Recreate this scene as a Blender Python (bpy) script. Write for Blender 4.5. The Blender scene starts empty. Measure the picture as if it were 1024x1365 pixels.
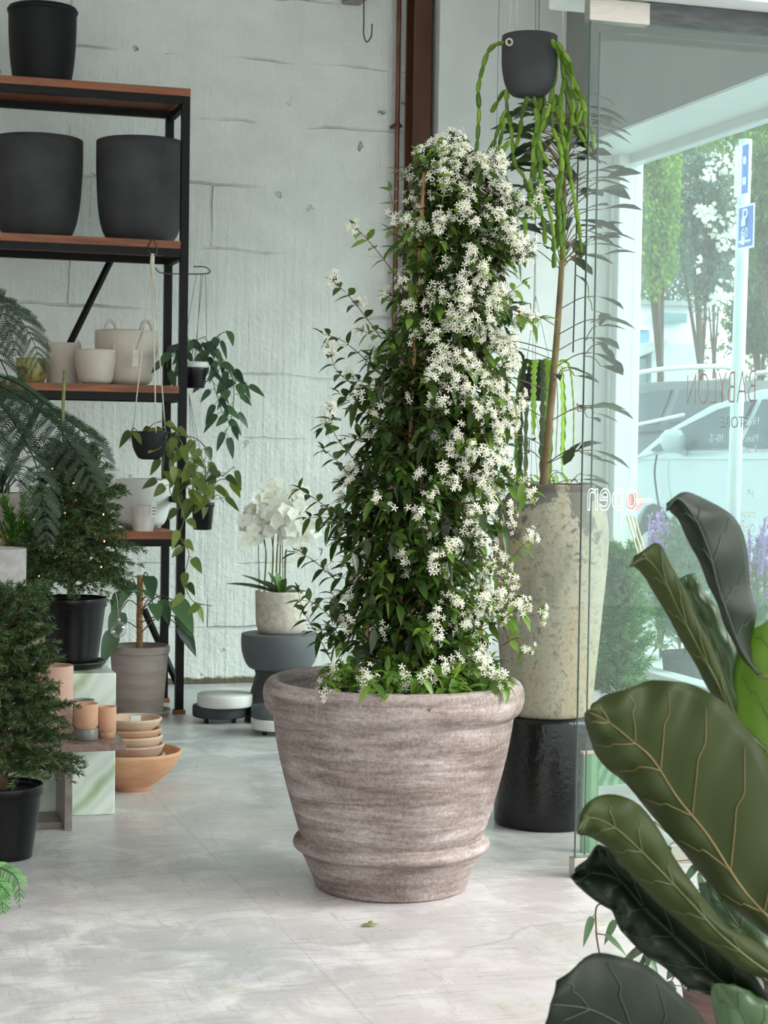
import bpy, bmesh, math, random
from mathutils import Vector, Matrix, noise
V = Vector
random.seed(7)
SC = bpy.context.scene
COL = SC.collection

# ------------------------------------------------------------------ camera frame
F = 2450.0; H = 1.2
yaw = math.radians(17.2); pit = math.radians(2.03); rol = 0.0151
cf = V((math.sin(yaw)*math.cos(pit), math.cos(yaw)*math.cos(pit), -math.sin(pit)))
r0 = V((math.cos(yaw), -math.sin(yaw), 0)); u0 = r0.cross(cf)
cr = math.cos(rol)*r0 + math.sin(rol)*u0
cu = -math.sin(rol)*r0 + math.cos(rol)*u0
CAM = V((0, 0, H))
def ray(x, y): return cf + cr*((x-512)/F) - cu*((y-682.5)/F)
def D(x, y, d): return CAM + ray(x, y)*d                       # point at depth d
def onY(x, y, Y): r = ray(x, y); return CAM + r*(Y/r.y)
def onX(x, y, X): r = ray(x, y); return CAM + r*(X/r.x)
def onZ(x, y, Z=0.0): r = ray(x, y); return CAM + r*((Z-H)/r.z)
def at(x, d, z):                                               # image column x, depth d, height z
    b = cf + cr*((x-512)/F)
    t = (d*b.z + H - z)/(d*cu.z)
    return CAM + (b - cu*t)*d
def m(p, d): return p*d/F                                      # pixels to metres at depth d

# ------------------------------------------------------------------ materials
def S(r, g, b):
    f = lambda c: (c/255/12.92) if c/255 <= .04045 else ((c/255+.055)/1.055)**2.4
    return (f(r), f(g), f(b), 1)
class NT:
    def __init__(s, name):
        s.mat = bpy.data.materials.new(name); s.mat.use_nodes = True
        s.t = s.mat.node_tree; s.t.nodes.clear()
        s.out = s.n('ShaderNodeOutputMaterial')
    def n(s, typ, **kw):
        nd = s.t.nodes.new(typ)
        for k, v in kw.items():
            if k.startswith('i_'):
                key = k[2:]
                nd.inputs[int(key) if key.isdigit() else key.replace('_', ' ')].default_value = v
            else: setattr(nd, k, v)
        return nd
    def l(s, a, b): s.t.links.new(a, b)
    def coord(s, scale=(1, 1, 1), kind='Object', rot=(0, 0, 0)):
        tc = s.n('ShaderNodeTexCoord'); mp = s.n('ShaderNodeMapping')
        mp.inputs['Scale'].default_value = scale; mp.inputs['Rotation'].default_value = rot
        s.l(tc.outputs[kind], mp.inputs[0]); return mp.outputs[0]
    def noise(s, vec, scale, detail=4, rough=.55, dist=0):
        nd = s.n('ShaderNodeTexNoise'); nd.inputs['Scale'].default_value = scale
        nd.inputs['Detail'].default_value = detail; nd.inputs['Roughness'].default_value = rough
        nd.inputs['Distortion'].default_value = dist
        s.l(vec, nd.inputs['Vector']); return nd.outputs[0]
    def ramp(s, fac, stops):
        nd = s.n('ShaderNodeValToRGB'); el = nd.color_ramp.elements
        while len(el) < len(stops): el.new(.5)
        for e, (p, c) in zip(el, stops):
            e.position = p; e.color = c if len(c) == 4 else (*c, 1)
        s.l(fac, nd.inputs[0]); return nd.outputs[0]
    def mix(s, fac, a, b, mode='MIX'):
        nd = s.n('ShaderNodeMix', data_type='RGBA', blend_type=mode)
        for i, x in ((0, fac), (6, a), (7, b)):
            if hasattr(x, 'links') or hasattr(x, 'is_linked'): s.l(x, nd.inputs[i])
            else: nd.inputs[i].default_value = x
        return nd.outputs[2]
    def math(s, op, a, b=None):
        nd = s.n('ShaderNodeMath', operation=op)
        for i, x in ((0, a), (1, b)):
            if x is None: continue
            if hasattr(x, 'is_linked'): s.l(x, nd.inputs[i])
            else: nd.inputs[i].default_value = x
        return nd.outputs[0]
    def bump(s, height, strength=.3, dist=.01, normal=None):
        nd = s.n('ShaderNodeBump'); nd.inputs['Strength'].default_value = strength
        nd.inputs['Distance'].default_value = dist; s.l(height, nd.inputs['Height'])
        if normal is not None: s.l(normal, nd.inputs['Normal'])
        return nd.outputs[0]
    def bsdf(s, color=None, rough=.5, normal=None, **kw):
        p = s.n('ShaderNodeBsdfPrincipled')
        if color is not None:
            if hasattr(color, 'is_linked'): s.l(color, p.inputs['Base Color'])
            else: p.inputs['Base Color'].default_value = color
        if hasattr(rough, 'is_linked'): s.l(rough, p.inputs['Roughness'])
        else: p.inputs['Roughness'].default_value = rough
        if normal is not None: s.l(normal, p.inputs['Normal'])
        for k, v in kw.items(): p.inputs[k.replace('_', ' ')].default_value = v
        return p.outputs[0]
    def done(s, sh): s.l(sh, s.out.inputs['Surface']); return s.mat
W1 = (1, 1, 1, 1); B0 = (0, 0, 0, 1)
ZERO, ONE = (0, 0, 0, 1), (1, 1, 1, 1)

def simple(name, a, b=None, rough=.5, scale=8, stretch=(1, 1, 1), bump=.15, bscale=40, lo=.35, hi=.65, bd=.004, **kw):
    t = NT(name); co = t.coord(stretch)
    c = t.ramp(t.noise(co, scale, 6), [(lo, a), (hi, b or a)])
    nm = t.bump(t.noise(co, bscale, 5), bump, bd) if bump else None
    return t.done(t.bsdf(c, rough, nm, **kw))

def leafmat(name, dark, light, rough=.42, trans=.3, tcol=None, spec=.5):
    t = NT(name)
    at_ = t.n('ShaderNodeAttribute', attribute_name='rnd')
    c = t.ramp(at_.outputs['Fac'], [(0, dark), (1, light)])
    co = t.coord()
    c2 = t.mix(t.math('MULTIPLY', t.noise(co, 30, 3), .3), c, dark)
    p = t.bsdf(c2, rough); 
    p.node.inputs['Specular IOR Level'].default_value = spec
    tr = t.n('ShaderNodeBsdfTranslucent')
    tc = t.mix(.5, c, tcol or light); t.l(tc, tr.inputs[0])
    mx = t.n('ShaderNodeMixShader'); mx.inputs[0].default_value = trans
    t.l(p, mx.inputs[1]); t.l(tr.outputs[0], mx.inputs[2])
    return t.done(mx.outputs[0])

M = {}
# --- wall
t = NT('painted_concrete'); tc = t.n('ShaderNodeTexCoord'); sx = t.n('ShaderNodeSeparateXYZ'); t.l(tc.outputs['Object'], sx.inputs[0])
cx = t.n('ShaderNodeCombineXYZ'); t.l(sx.outputs[0], cx.inputs[0]); t.l(sx.outputs[2], cx.inputs[1]); t.l(sx.outputs[1], cx.inputs[2])
vec = cx.outputs[0]
wob = t.n('ShaderNodeVectorMath', operation='MULTIPLY_ADD'); nz = t.n('ShaderNodeTexNoise'); nz.inputs['Scale'].default_value = 3; nz.inputs['Detail'].default_value = 6
t.l(vec, nz.inputs['Vector']); t.l(nz.outputs['Color'], wob.inputs[0]); wob.inputs[1].default_value = (.06, .06, 0); t.l(vec, wob.inputs[2])
br = t.n('ShaderNodeTexBrick'); br.inputs['Scale'].default_value = 1; br.inputs['Mortar Size'].default_value = .008
br.inputs['Mortar Smooth'].default_value = .8; br.inputs['Brick Width'].default_value = 1.9; br.inputs['Row Height'].default_value = .315
br.inputs['Color1'].default_value = (.5, .5, .5, 1); br.inputs['Color2'].default_value = (.62, .62, .62, 1); br.inputs['Mortar'].default_value = ZERO
br.offset = .37
t.l(wob.outputs[0], br.inputs['Vector'])
mask = t.ramp(t.noise(vec, 1.9, 4), [(.47, ZERO), (.66, (.75, .75, .75, 1))])
joint = t.math('MULTIPLY', br.outputs['Fac'], mask)
vo = t.n('ShaderNodeTexVoronoi'); vo.inputs['Scale'].default_value = 8
wb2 = t.n('ShaderNodeVectorMath', operation='MULTIPLY_ADD'); nz2 = t.n('ShaderNodeTexNoise'); nz2.inputs['Scale'].default_value = 22; nz2.inputs['Detail'].default_value = 5
t.l(vec, nz2.inputs['Vector']); t.l(nz2.outputs['Color'], wb2.inputs[0]); wb2.inputs[1].default_value = (.07, .07, 0); t.l(wob.outputs[0], wb2.inputs[2]); t.l(wb2.outputs[0], vo.inputs['Vector'])
pit_m = t.ramp(t.noise(vec, 2.3, 2), [(.46, ZERO), (.54, ONE)])
pits = t.math('MULTIPLY', t.ramp(vo.outputs['Distance'], [(.02, ONE), (.13, ZERO)]), pit_m)
fine = t.noise(vec, 38, 8, .65); mid = t.noise(vec, 5, 6, .6)
strk = t.n('ShaderNodeMapping'); strk.inputs['Scale'].default_value = (16, .8, 1); t.l(vec, strk.inputs[0])
streak = t.noise(strk.outputs[0], 2, 4)
hgt = t.math('ADD', t.math('MULTIPLY', mid, .7), t.math('MULTIPLY', fine, .3))
hgt = t.math('ADD', hgt, t.math('MULTIPLY', streak, .35))
hgt = t.math('SUBTRACT', hgt, t.math('MULTIPLY', joint, .9))
hgt = t.math('SUBTRACT', hgt, t.math('MULTIPLY', pits, 1.1))
c = t.ramp(mid, [(.3, S(216, 219, 214)), (.7, S(230, 232, 227))])
c = t.mix(t.math('MULTIPLY', br.outputs['Color'], .0), c, c)
c = t.mix(t.math('MULTIPLY', joint, .22), c, S(150, 154, 152))
c = t.mix(t.math('MULTIPLY', pits, .35), c, S(120, 124, 122))
low = t.math('ADD', sx.outputs[2], t.math('MULTIPLY', t.noise(vec, 11, 6, .7), -.055))       # earthy stain along the foot of the wall
c = t.mix(t.ramp(low, [(.0, ONE), (.012, ZERO)]), c, S(96, 88, 66))
M['wall'] = t.done(t.bsdf(c, .62, t.bump(hgt, 1.0, .022)))
M['plaster'] = simple('white_plaster', S(214, 216, 214), S(224, 226, 224), .6, 3, bump=.12, bscale=60)
M['shaded_plaster'] = simple('shaded_plaster', S(146, 150, 146), S(158, 161, 157), .6, 3, bump=.12, bscale=60)  # shade of the wall above the window is put into this colour
M['white_paint'] = simple('white_paint', S(232, 240, 238), S(240, 246, 245), .4, 6, bump=.05)
# --- floor
t = NT('worn_concrete'); co = t.coord()
big = t.noise(co, .9, 5, .6); med = t.noise(co, 4.5, 8, .68, .6); fin = t.noise(co, 55, 6, .7)
sc1 = t.noise(t.coord((2, 26, 1), rot=(0, 0, .5)), 2.2, 7, .7, 1.2); sc2 = t.noise(t.coord((24, 2, 1), rot=(0, 0, .35)), 2.0, 7, .7, 1.5)
c = t.ramp(big, [(.36, S(168, 171, 172)), (.5, S(190, 186, 185)), (.66, S(204, 194, 192))])
c = t.mix(t.ramp(med, [(.46, ZERO), (.62, (.75, .75, .75, 1))]), c, S(220, 218, 216))
c = t.mix(t.ramp(sc1, [(.54, ZERO), (.66, (.6, .6, .6, 1))]), c, S(152, 150, 147))
c = t.mix(t.ramp(sc2, [(.57, ZERO), (.68, (.5, .5, .5, 1))]), c, S(156, 150, 146))
vo = t.n('ShaderNodeTexVoronoi'); vo.feature = 'DISTANCE_TO_EDGE'; vo.inputs['Scale'].default_value = .55
wv = t.n('ShaderNodeVectorMath', operation='MULTIPLY_ADD'); nz = t.n('ShaderNodeTexNoise'); nz.inputs['Scale'].default_value = 2.2; nz.inputs['Detail'].default_value = 6
t.l(co, nz.inputs['Vector']); t.l(nz.outputs['Color'], wv.inputs[0]); wv.inputs[1].default_value = (.5, .5, 0); t.l(co, wv.inputs[2]); t.l(wv.outputs[0], vo.inputs['Vector'])
crack = t.math('MULTIPLY', t.ramp(vo.outputs['Distance'], [(.0, ONE), (.0025, ZERO)]), t.ramp(t.noise(co, 1.7, 2), [(.48, ZERO), (.6, ONE)]))
c = t.mix(t.math('MULTIPLY', crack, .35), c, S(128, 122, 118))
moss = t.math('MULTIPLY', t.ramp(t.noise(co, 7, 6, .7), [(.57, ZERO), (.63, ONE)]), t.ramp(t.noise(co, 1.1, 2), [(.52, ZERO), (.6, ONE)]))
c = t.mix(t.math('MULTIPLY', moss, .45), c, S(172, 168, 128))
speck = t.ramp(t.noise(co, 75, 3, .6), [(.69, ZERO), (.73, ONE)])
c = t.mix(t.math('MULTIPLY', speck, .5), c, S(132, 126, 120))
sy = t.n('ShaderNodeSeparateXYZ'); t.l(co, sy.inputs[0])
jl = t.math('ABSOLUTE', t.math('SUBTRACT', t.math('SUBTRACT', sy.outputs[0], t.math('MULTIPLY', nz.outputs[0], .02)), 1.1))
c = t.mix(t.ramp(jl, [(.001, (.35, .35, .35, 1)), (.0035, ZERO)]), c, S(140, 134, 130))
rg = t.ramp(med, [(.3, (.26, .26, .26, 1)), (.75, (.46, .46, .46, 1))])
hh = t.math('SUBTRACT', t.math('ADD', t.math('MULTIPLY', t.math('ADD', sc1, sc2), -.5), t.math('ADD', t.math('MULTIPLY', med, .5), t.math('MULTIPLY', fin, .25))), t.math('MULTIPLY', crack, .3))
M['floor'] = t.done(t.bsdf(c, rg, t.bump(hh, .22, .006)))
# --- planter clay with whitewash streaks
t = NT('whitewashed_clay'); co = t.coord((1, 1, 9)); c1 = t.coord()
s1 = t.noise(co, 3.0, 10, .75, .3); s2 = t.noise(c1, 110, 5, .8); s3 = t.noise(c1, 4, 4)
f = t.math('ADD', t.math('MULTIPLY', s1, .75), t.math('MULTIPLY', s2, .42)); f = t.math('ADD', f, t.math('MULTIPLY', s3, .35))
c = t.ramp(f, [(.58, S(84, 69, 63)), (.7, S(116, 102, 96)), (.84, S(158, 147, 142)), (.99, S(208, 201, 198))])
M['planter'] = t.done(t.bsdf(c, .8, t.bump(t.math('ADD', s1, t.math('MULTIPLY', s2, .4)), .3, .005)))
# --- weathered jar
t = NT('weathered_glaze'); co = t.coord(); co2 = t.coord((1, 1, .5))
n1 = t.noise(co2, 5, 7, .65); n2 = t.noise(co, 60, 5, .7); sp = t.n('ShaderNodeSeparateXYZ'); t.l(co, sp.inputs[0])
c = t.ramp(n1, [(.3, S(122, 120, 104)), (.46, S(172, 166, 148)), (.6, S(170, 156, 128)), (.74, S(138, 150, 134))])
c = t.mix(t.ramp(n2, [(.52, ZERO), (.64, (.7, .7, .7, 1))]), c, S(112, 106, 88))
flake = t.math('ADD', t.noise(co, 7, 8, .7, .5), t.math('MULTIPLY', t.math('SUBTRACT', sp.outputs[2], .5), .75))
c = t.mix(t.ramp(flake, [(.60, ZERO), (.63, ONE)]), c, S(110, 106, 98))
M['jar'] = t.done(t.bsdf(c, .7, t.bump(t.math('ADD', n2, t.math('MULTIPLY', flake, -.8)), .5, .006)))
M['black_glaze'] = simple('black_glaze', S(5, 5, 6), S(12, 12, 13), .17, 10, (1, 1, 1), .5, 55, bd=.006)
# --- marble
t = NT('green_marble'); co = t.coord(rot=(.5, .3, .5))
wv = t.n('ShaderNodeTexWave'); wv.inputs['Scale'].default_value = 2.2; wv.inputs['Distortion'].default_value = 3.5; wv.inputs['Detail'].default_value = 4; wv.inputs['Detail Scale'].default_value = 1.4
t.l(t.coord((1, 1, 1), rot=(0, -.75, .0)), wv.inputs['Vector'])
c = t.ramp(wv.outputs[0], [(0, S(160, 182, 140)), (.12, S(198, 214, 186)), (.3, S(222, 232, 220)), (.7, S(206, 222, 210)), (1, S(228, 236, 226))])
c = t.mix(t.ramp(t.noise(t.coord(), 6, 5), [(.5, ZERO), (.75, (.6, .6, .6, 1))]), c, S(196, 214, 206))
M['marble'] = t.done(t.bsdf(c, .18))
M['brown_stone'] = simple('brown_stone', S(116, 94, 86), S(142, 118, 110), .25, 60, bump=.02)
M['grey_stone'] = simple('grey_brown_stone', S(122, 112, 104), S(144, 134, 126), .4, 30, bump=.05)
M['olive_stone'] = simple('olive_stone', S(112, 106, 88), S(140, 132, 110), .3, 9, bump=.05)
# --- ceramics etc.
M['dark_pot'] = simple('charcoal_ceramic', S(58, 60, 61), S(72, 74, 74), .75, 6, bump=.15, Specular_IOR_Level=.3)
M['black_pot'] = simple('matte_black_ceramic', S(20, 21, 23), S(27, 28, 30), .6, 6, bump=.08, Specular_IOR_Level=.3)
M['black_plastic'] = simple('black_plastic', S(11, 12, 14), S(17, 18, 21), .3, 5, bump=.04, Specular_IOR_Level=.35)
M['cream'] = simple('cream_stoneware', S(196, 186, 172), S(214, 205, 192), .6, 5, bump=.1)
M['white_pot'] = simple('white_stoneware', S(212, 212, 208), S(226, 226, 222), .5, 6, bump=.08)
M['marbled'] = simple('marbled_white', S(190, 180, 172), S(222, 216, 210), .5, 14, (1, 1, .5), .05)
M['stool'] = simple('grey_stool', S(84, 88, 91), S(96, 100, 103), .55, 4, bump=.06)
M['dark_disc'] = simple('dark_disc', S(46, 48, 50), S(58, 60, 62), .6, 8, bump=.06)
M['taupe'] = simple('taupe_clay', S(138, 124, 117), S(162, 149, 142), .8, 4, (1, 1, 6), .2)
M['grey_clay'] = simple('grey_clay', S(150, 148, 146), S(170, 168, 166), .8, 30, bump=.2)
M['pink_clay'] = simple('pink_clay', S(196, 158, 140), S(214, 182, 168), .8, 5, bump=.12)
M['terra'] = simple('terracotta', S(190, 146, 116), S(206, 164, 134), .75, 7, bump=.12)
M['terra_pale'] = simple('pale_terracotta', S(200, 168, 142), S(216, 188, 164), .8, 7, bump=.12)
M['terra_dusk'] = simple('dusky_terracotta', S(184, 150, 132), S(200, 168, 150), .8, 7, bump=.12)
M['terra_warm'] = simple('warm_terracotta', S(204, 148, 112), S(218, 168, 134), .75, 6, (1, 1, 4), .12)
M['grey_glaze'] = simple('grey_green_glaze', S(104, 104, 98), S(124, 124, 117), .35, 20, bump=.05)
M['orange_glaze'] = simple('orange_clay', S(176, 84, 40), S(198, 108, 58), .3, 9, bump=.1)
M['brown_pot'] = simple('brown_ridged_clay', S(92, 72, 66), S(120, 98, 90), .85, 5, (1, 1, 14), .5, 6, bd=.01)
M['beige_pot'] = simple('speckled_beige', S(176, 166, 152), S(204, 196, 182), .7, 45, bump=.2)
M['soil'] = simple('potting_soil', S(34, 26, 20), S(66, 52, 42), .95, 40, bump=.8, bscale=60, bd=.02)
t = NT('amber_green_glass'); c = t.ramp(t.noise(t.coord(), 18, 4, dist=1), [(.35, S(88, 78, 20)), (.6, S(196, 190, 120))])
M['glass_pot'] = t.done(t.bsdf(c, .08, Transmission_Weight=.35, IOR=1.45))
t = NT('clear_glass_ball'); tr = t.n('ShaderNodeBsdfTransparent'); tr.inputs[0].default_value = (.93, .96, .95, 1); gl = t.n('ShaderNodeBsdfGlossy'); gl.inputs['Roughness'].default_value = .03
lw = t.n('ShaderNodeLayerWeight'); lw.inputs[0].default_value = .35; mx = t.n('ShaderNodeMixShader'); t.l(lw.outputs['Facing'], mx.inputs[0]); t.l(tr.outputs[0], mx.inputs[1]); t.l(gl.outputs[0], mx.inputs[2])
M['clear'] = t.done(mx.outputs[0])
def paneglass(name, tint, haze, hazecol=(.85, .97, .97, 1)):
    t = NT(name); tr = t.n('ShaderNodeBsdfTransparent'); tr.inputs[0].default_value = tint
    gl = t.n('ShaderNodeBsdfGlossy'); gl.inputs['Roughness'].default_value = .01
    lw = t.n('ShaderNodeLayerWeight'); lw.inputs[0].default_value = .5
    fr = t.math('ADD', t.math('MULTIPLY', t.math('POWER', lw.outputs['Facing'], 5.0), .5), .025)
    mx = t.n('ShaderNodeMixShader'); t.l(fr, mx.inputs[0]); t.l(tr.outputs[0], mx.inputs[1]); t.l(gl.outputs[0], mx.inputs[2])
    df = t.n('ShaderNodeBsdfDiffuse'); df.inputs[0].default_value = hazecol; tl = t.n('ShaderNodeBsdfTranslucent'); tl.inputs[0].default_value = hazecol
    m2 = t.n('ShaderNodeMixShader'); m2.inputs[0].default_value = .7; t.l(df.outputs[0], m2.inputs[1]); t.l(tl.outputs[0], m2.inputs[2])
    m3 = t.n('ShaderNodeMixShader'); m3.inputs[0].default_value = haze; t.l(mx.outputs[0], m3.inputs[1]); t.l(m2.outputs[0], m3.inputs[2])
    return t.done(m3.outputs[0])
M['door_glass'] = paneglass('door_glass', (.96, .988, .978, 1), .012)
M['window_glass'] = paneglass('window_glass', (.87, .96, .95, 1), .022)
t = NT('glass_edge'); M['glass_edge'] = t.done(t.bsdf(S(70, 98, 92), .12))
M['steel'] = simple('brushed_steel', S(178, 174, 164), S(192, 188, 178), .4, 30, (1, 1, 20), .05, Metallic=.75)
M['wire'] = simple('steel_wire', S(96, 96, 94), S(110, 110, 108), .4, 20, bump=0, Metallic=.8)
M['gasket'] = simple('dark_rail', S(54, 60, 60), S(78, 84, 83), .3, 12, (1, 1, 6), .05)
M['black_metal'] = simple('black_steel', S(9, 9, 10), S(14, 14, 15), .5, 20, bump=.05, Specular_IOR_Level=.25)
t = NT('stained_wood'); co = t.coord((.7, 8, 8)); g = t.noise(co, 6, 6, .6, .8)
c = t.ramp(g, [(.3, S(104, 58, 34)), (.55, S(142, 84, 52)), (.75, S(162, 102, 66))]); M['wood'] = t.done(t.bsdf(c, .5, t.bump(g, .1, .003)))
M['copper'] = simple('copper_pipe', S(96, 58, 44), S(140, 92, 74), .4, 6, (1, 1, .6), .05, Metallic=.5)
M['rust_beam'] = simple('brown_steel_beam', S(70, 36, 16), S(98, 56, 28), .45, 5, (1, 1, .4), .1)
M['bamboo'] = simple('bamboo', S(150, 108, 66), S(186, 144, 96), .5, 20, (1, 1, .3), .1)
M['bark'] = simple('bark', S(70, 54, 40), S(108, 88, 66), .9, 25, (1, 1, .4), .6, 30, bd=.01)
M['tanbark'] = simple('pale_bark', S(110, 92, 62), S(150, 132, 96), .8, 20, (1, 1, .4), .3, 30)
M['stem'] = simple('green_stem', S(86, 96, 48), S(112, 118, 66), .5, 20, bump=0)
M['brown_stem'] = simple('brown_stem', S(84, 62, 44), S(112, 86, 62), .6, 20, bump=0)
M['coir'] = simple('coir_pole', S(120, 88, 56), S(168, 132, 88), .95, 50, (1, 1, 4), .8, 60, bd=.01)
M['pale_wood'] = simple('pale_wood', S(206, 200, 172), S(222, 216, 190), .7, 20, bump=0)
M['rope'] = simple('cotton_rope', S(200, 192, 176), S(222, 214, 200), .9, 60, (1, 1, .3), .3)
M['paper'] = simple('paper_tag', S(214, 206, 188), S(228, 220, 204), .8, 30, bump=0)
M['white_paper'] = simple('white_label', S(235, 235, 232), None, .7, 8, bump=0)
M['ink'] = simple('ink', S(60, 56, 52), None, .8, 8, bump=0)
M['jas_leaf'] = leafmat('jasmine_leaf', S(14, 26, 12), S(66, 96, 38), .36, .25, S(130, 170, 60))
M['jas_young'] = leafmat('jasmine_young_leaf', S(54, 90, 30), S(136, 172, 76), .34, .32, S(170, 205, 90))
M['jas_flower'] = leafmat('jasmine_blossom', S(236, 236, 214), S(252, 251, 240), .6, .35, S(250, 250, 225))
M['fern'] = leafmat('fern_green', S(14, 30, 18), S(62, 92, 58), .5, .22)
M['fir'] = leafmat('fir_green', S(14, 30, 16), S(104, 134, 74), .5, .12)
M['fir2'] = leafmat('fir_green_light', S(44, 104, 50), S(150, 206, 124), .5, .35)
M['lime'] = leafmat('asparagus_green', S(34, 84, 20), S(104, 164, 44), .5, .3)
M['phil'] = leafmat('philodendron_green', S(26, 50, 34), S(86, 118, 78), .3, .25)
M['brasil'] = leafmat('variegated_green', S(28, 48, 26), S(132, 150, 66), .32, .3, S(180, 200, 90))
M['rhip'] = leafmat('cactus_green', S(82, 118, 30), S(156, 192, 66), .4, .25, S(170, 215, 70))
M['panax'] = leafmat('olive_green_leaf', S(26, 36, 22), S(88, 104, 62), .35, .25)
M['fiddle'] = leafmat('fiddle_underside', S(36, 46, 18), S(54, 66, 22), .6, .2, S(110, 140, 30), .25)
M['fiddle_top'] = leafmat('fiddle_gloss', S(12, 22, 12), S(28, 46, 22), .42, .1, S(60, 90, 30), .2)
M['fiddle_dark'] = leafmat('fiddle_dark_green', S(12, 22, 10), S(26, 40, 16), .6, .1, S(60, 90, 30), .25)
M['fiddle_lit'] = leafmat('fiddle_lit', S(74, 110, 20), S(108, 142, 34), .5, .55, S(160, 200, 40))  # backlight on this leaf is put into a brighter green
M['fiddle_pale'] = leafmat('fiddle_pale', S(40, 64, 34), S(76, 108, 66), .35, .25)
M['vein'] = simple('leaf_vein', S(64, 74, 34), S(74, 84, 42), .6, 20, bump=0)
M['vein_brown'] = simple('leaf_midrib', S(96, 84, 44), S(112, 98, 56), .6, 20, bump=0)
M['vein_dark'] = simple('dark_leaf_vein', S(34, 50, 32), S(42, 60, 40), .5, 20, bump=0)
M['orchid'] = leafmat('orchid_petal', S(238, 238, 226), S(252, 252, 248), .5, .4, S(250, 250, 240))
M['orchid_lip'] = leafmat('orchid_lip', S(210, 200, 90), S(230, 222, 140), .5, .3)
M['yellow_leaf'] = leafmat('fallen_leaf_green', S(130, 142, 60), S(170, 178, 92), .6, .2)
M['mat_green'] = None
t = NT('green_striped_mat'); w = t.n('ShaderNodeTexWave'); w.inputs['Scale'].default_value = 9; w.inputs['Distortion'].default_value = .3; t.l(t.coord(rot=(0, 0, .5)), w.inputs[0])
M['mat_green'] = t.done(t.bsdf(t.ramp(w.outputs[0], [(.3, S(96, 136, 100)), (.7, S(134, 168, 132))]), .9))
M['asphalt'] = simple('asphalt', S(138, 142, 142), S(160, 164, 164), .9, 6, bump=.2)
M['paving'] = simple('footpath', S(190, 194, 192), S(208, 212, 210), .8, 5, bump=.1)
M['car_white'] = simple('silver_white_paint', S(168, 186, 194), S(174, 192, 200), .2, 2, bump=0, Coat_Weight=.5)
M['car_grey'] = simple('slate_paint', S(66, 80, 88), S(74, 88, 96), .35, 2, bump=0)
M['car_glass'] = simple('car_glass', S(40, 64, 78), S(56, 82, 96), .12, 2, bump=0, Specular_IOR_Level=.15)
M['rubber'] = simple('tyre_rubber', S(40, 42, 44), S(52, 54, 56), .8, 20, bump=.1)
M['alloy'] = simple('alloy', S(170, 174, 176), None, .3, 5, bump=0, Metallic=.6)
M['roof_rail'] = simple('roof_rail', S(236, 240, 240), None, .3, 5, bump=0)
M['sign_blue'] = simple('sign_blue', S(30, 110, 214), S(36, 118, 222), .4, 3, bump=0)
M['sign_white'] = simple('sign_white', S(240, 244, 246), None, .4, 3, bump=0)
M['pole'] = simple('pale_pole', S(206, 220, 224), S(220, 230, 232), .4, 6, bump=0)
M['weatherboard'] = simple('pale_boards', S(196, 204, 204), S(214, 222, 222), .7, 2, (1, 1, 12), .4, 3)
M['blue_wall'] = simple('blue_wall', S(120, 170, 206), S(132, 182, 214), .7, 2, bump=0)
M['grey_roof'] = simple('grey_roof', S(150, 158, 162), S(170, 178, 182), .6, 3, (1, 14, 1), .2)
M['bld_white'] = simple('white_building', S(232, 240, 240), S(240, 246, 246), .7, 2, bump=0)
M['bld_win'] = simple('building_glass', S(120, 156, 166), S(140, 172, 180), .15, 2, bump=0)
M['tree_lime'] = leafmat('tree_lime', S(88, 136, 36), S(170, 204, 84), .5, .4, S(180, 215, 80))
M['tree_mid'] = leafmat('tree_mid', S(60, 92, 48), S(124, 156, 84), .5, .3)
M['tree_grey'] = leafmat('tree_grey', S(72, 98, 84), S(128, 154, 132), .5, .25)
M['tree_dark'] = leafmat('tree_dark', S(44, 70, 36), S(96, 122, 66), .5, .25)
M['orchid_leaf'] = leafmat('orchid_leaf', S(50, 86, 40), S(110, 146, 76), .35, .2)
M['lavender'] = leafmat('lavender', S(150, 120, 190), S(206, 176, 228), .6, .35)
M['cable'] = M['black_metal']
M['orange_text'] = simple('copper_lettering', S(176, 98, 58), None, .5, 3, bump=0)
M['grey_text'] = simple('grey_lettering', S(138, 150, 152), None, .5, 3, bump=0)
M['white_text'] = simple('white_lettering', S(248, 250, 250), None, .5, 3, bump=0)
M['pink'] = simple('pink_disc', S(226, 176, 174), None, .6, 3, bump=0)
t = NT('fairy_light'); e = t.n('ShaderNodeEmission'); e.inputs[0].default_value = S(255, 196, 120); e.inputs[1].default_value = 2.5; M['bulb'] = t.done(e.outputs[0])

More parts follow.
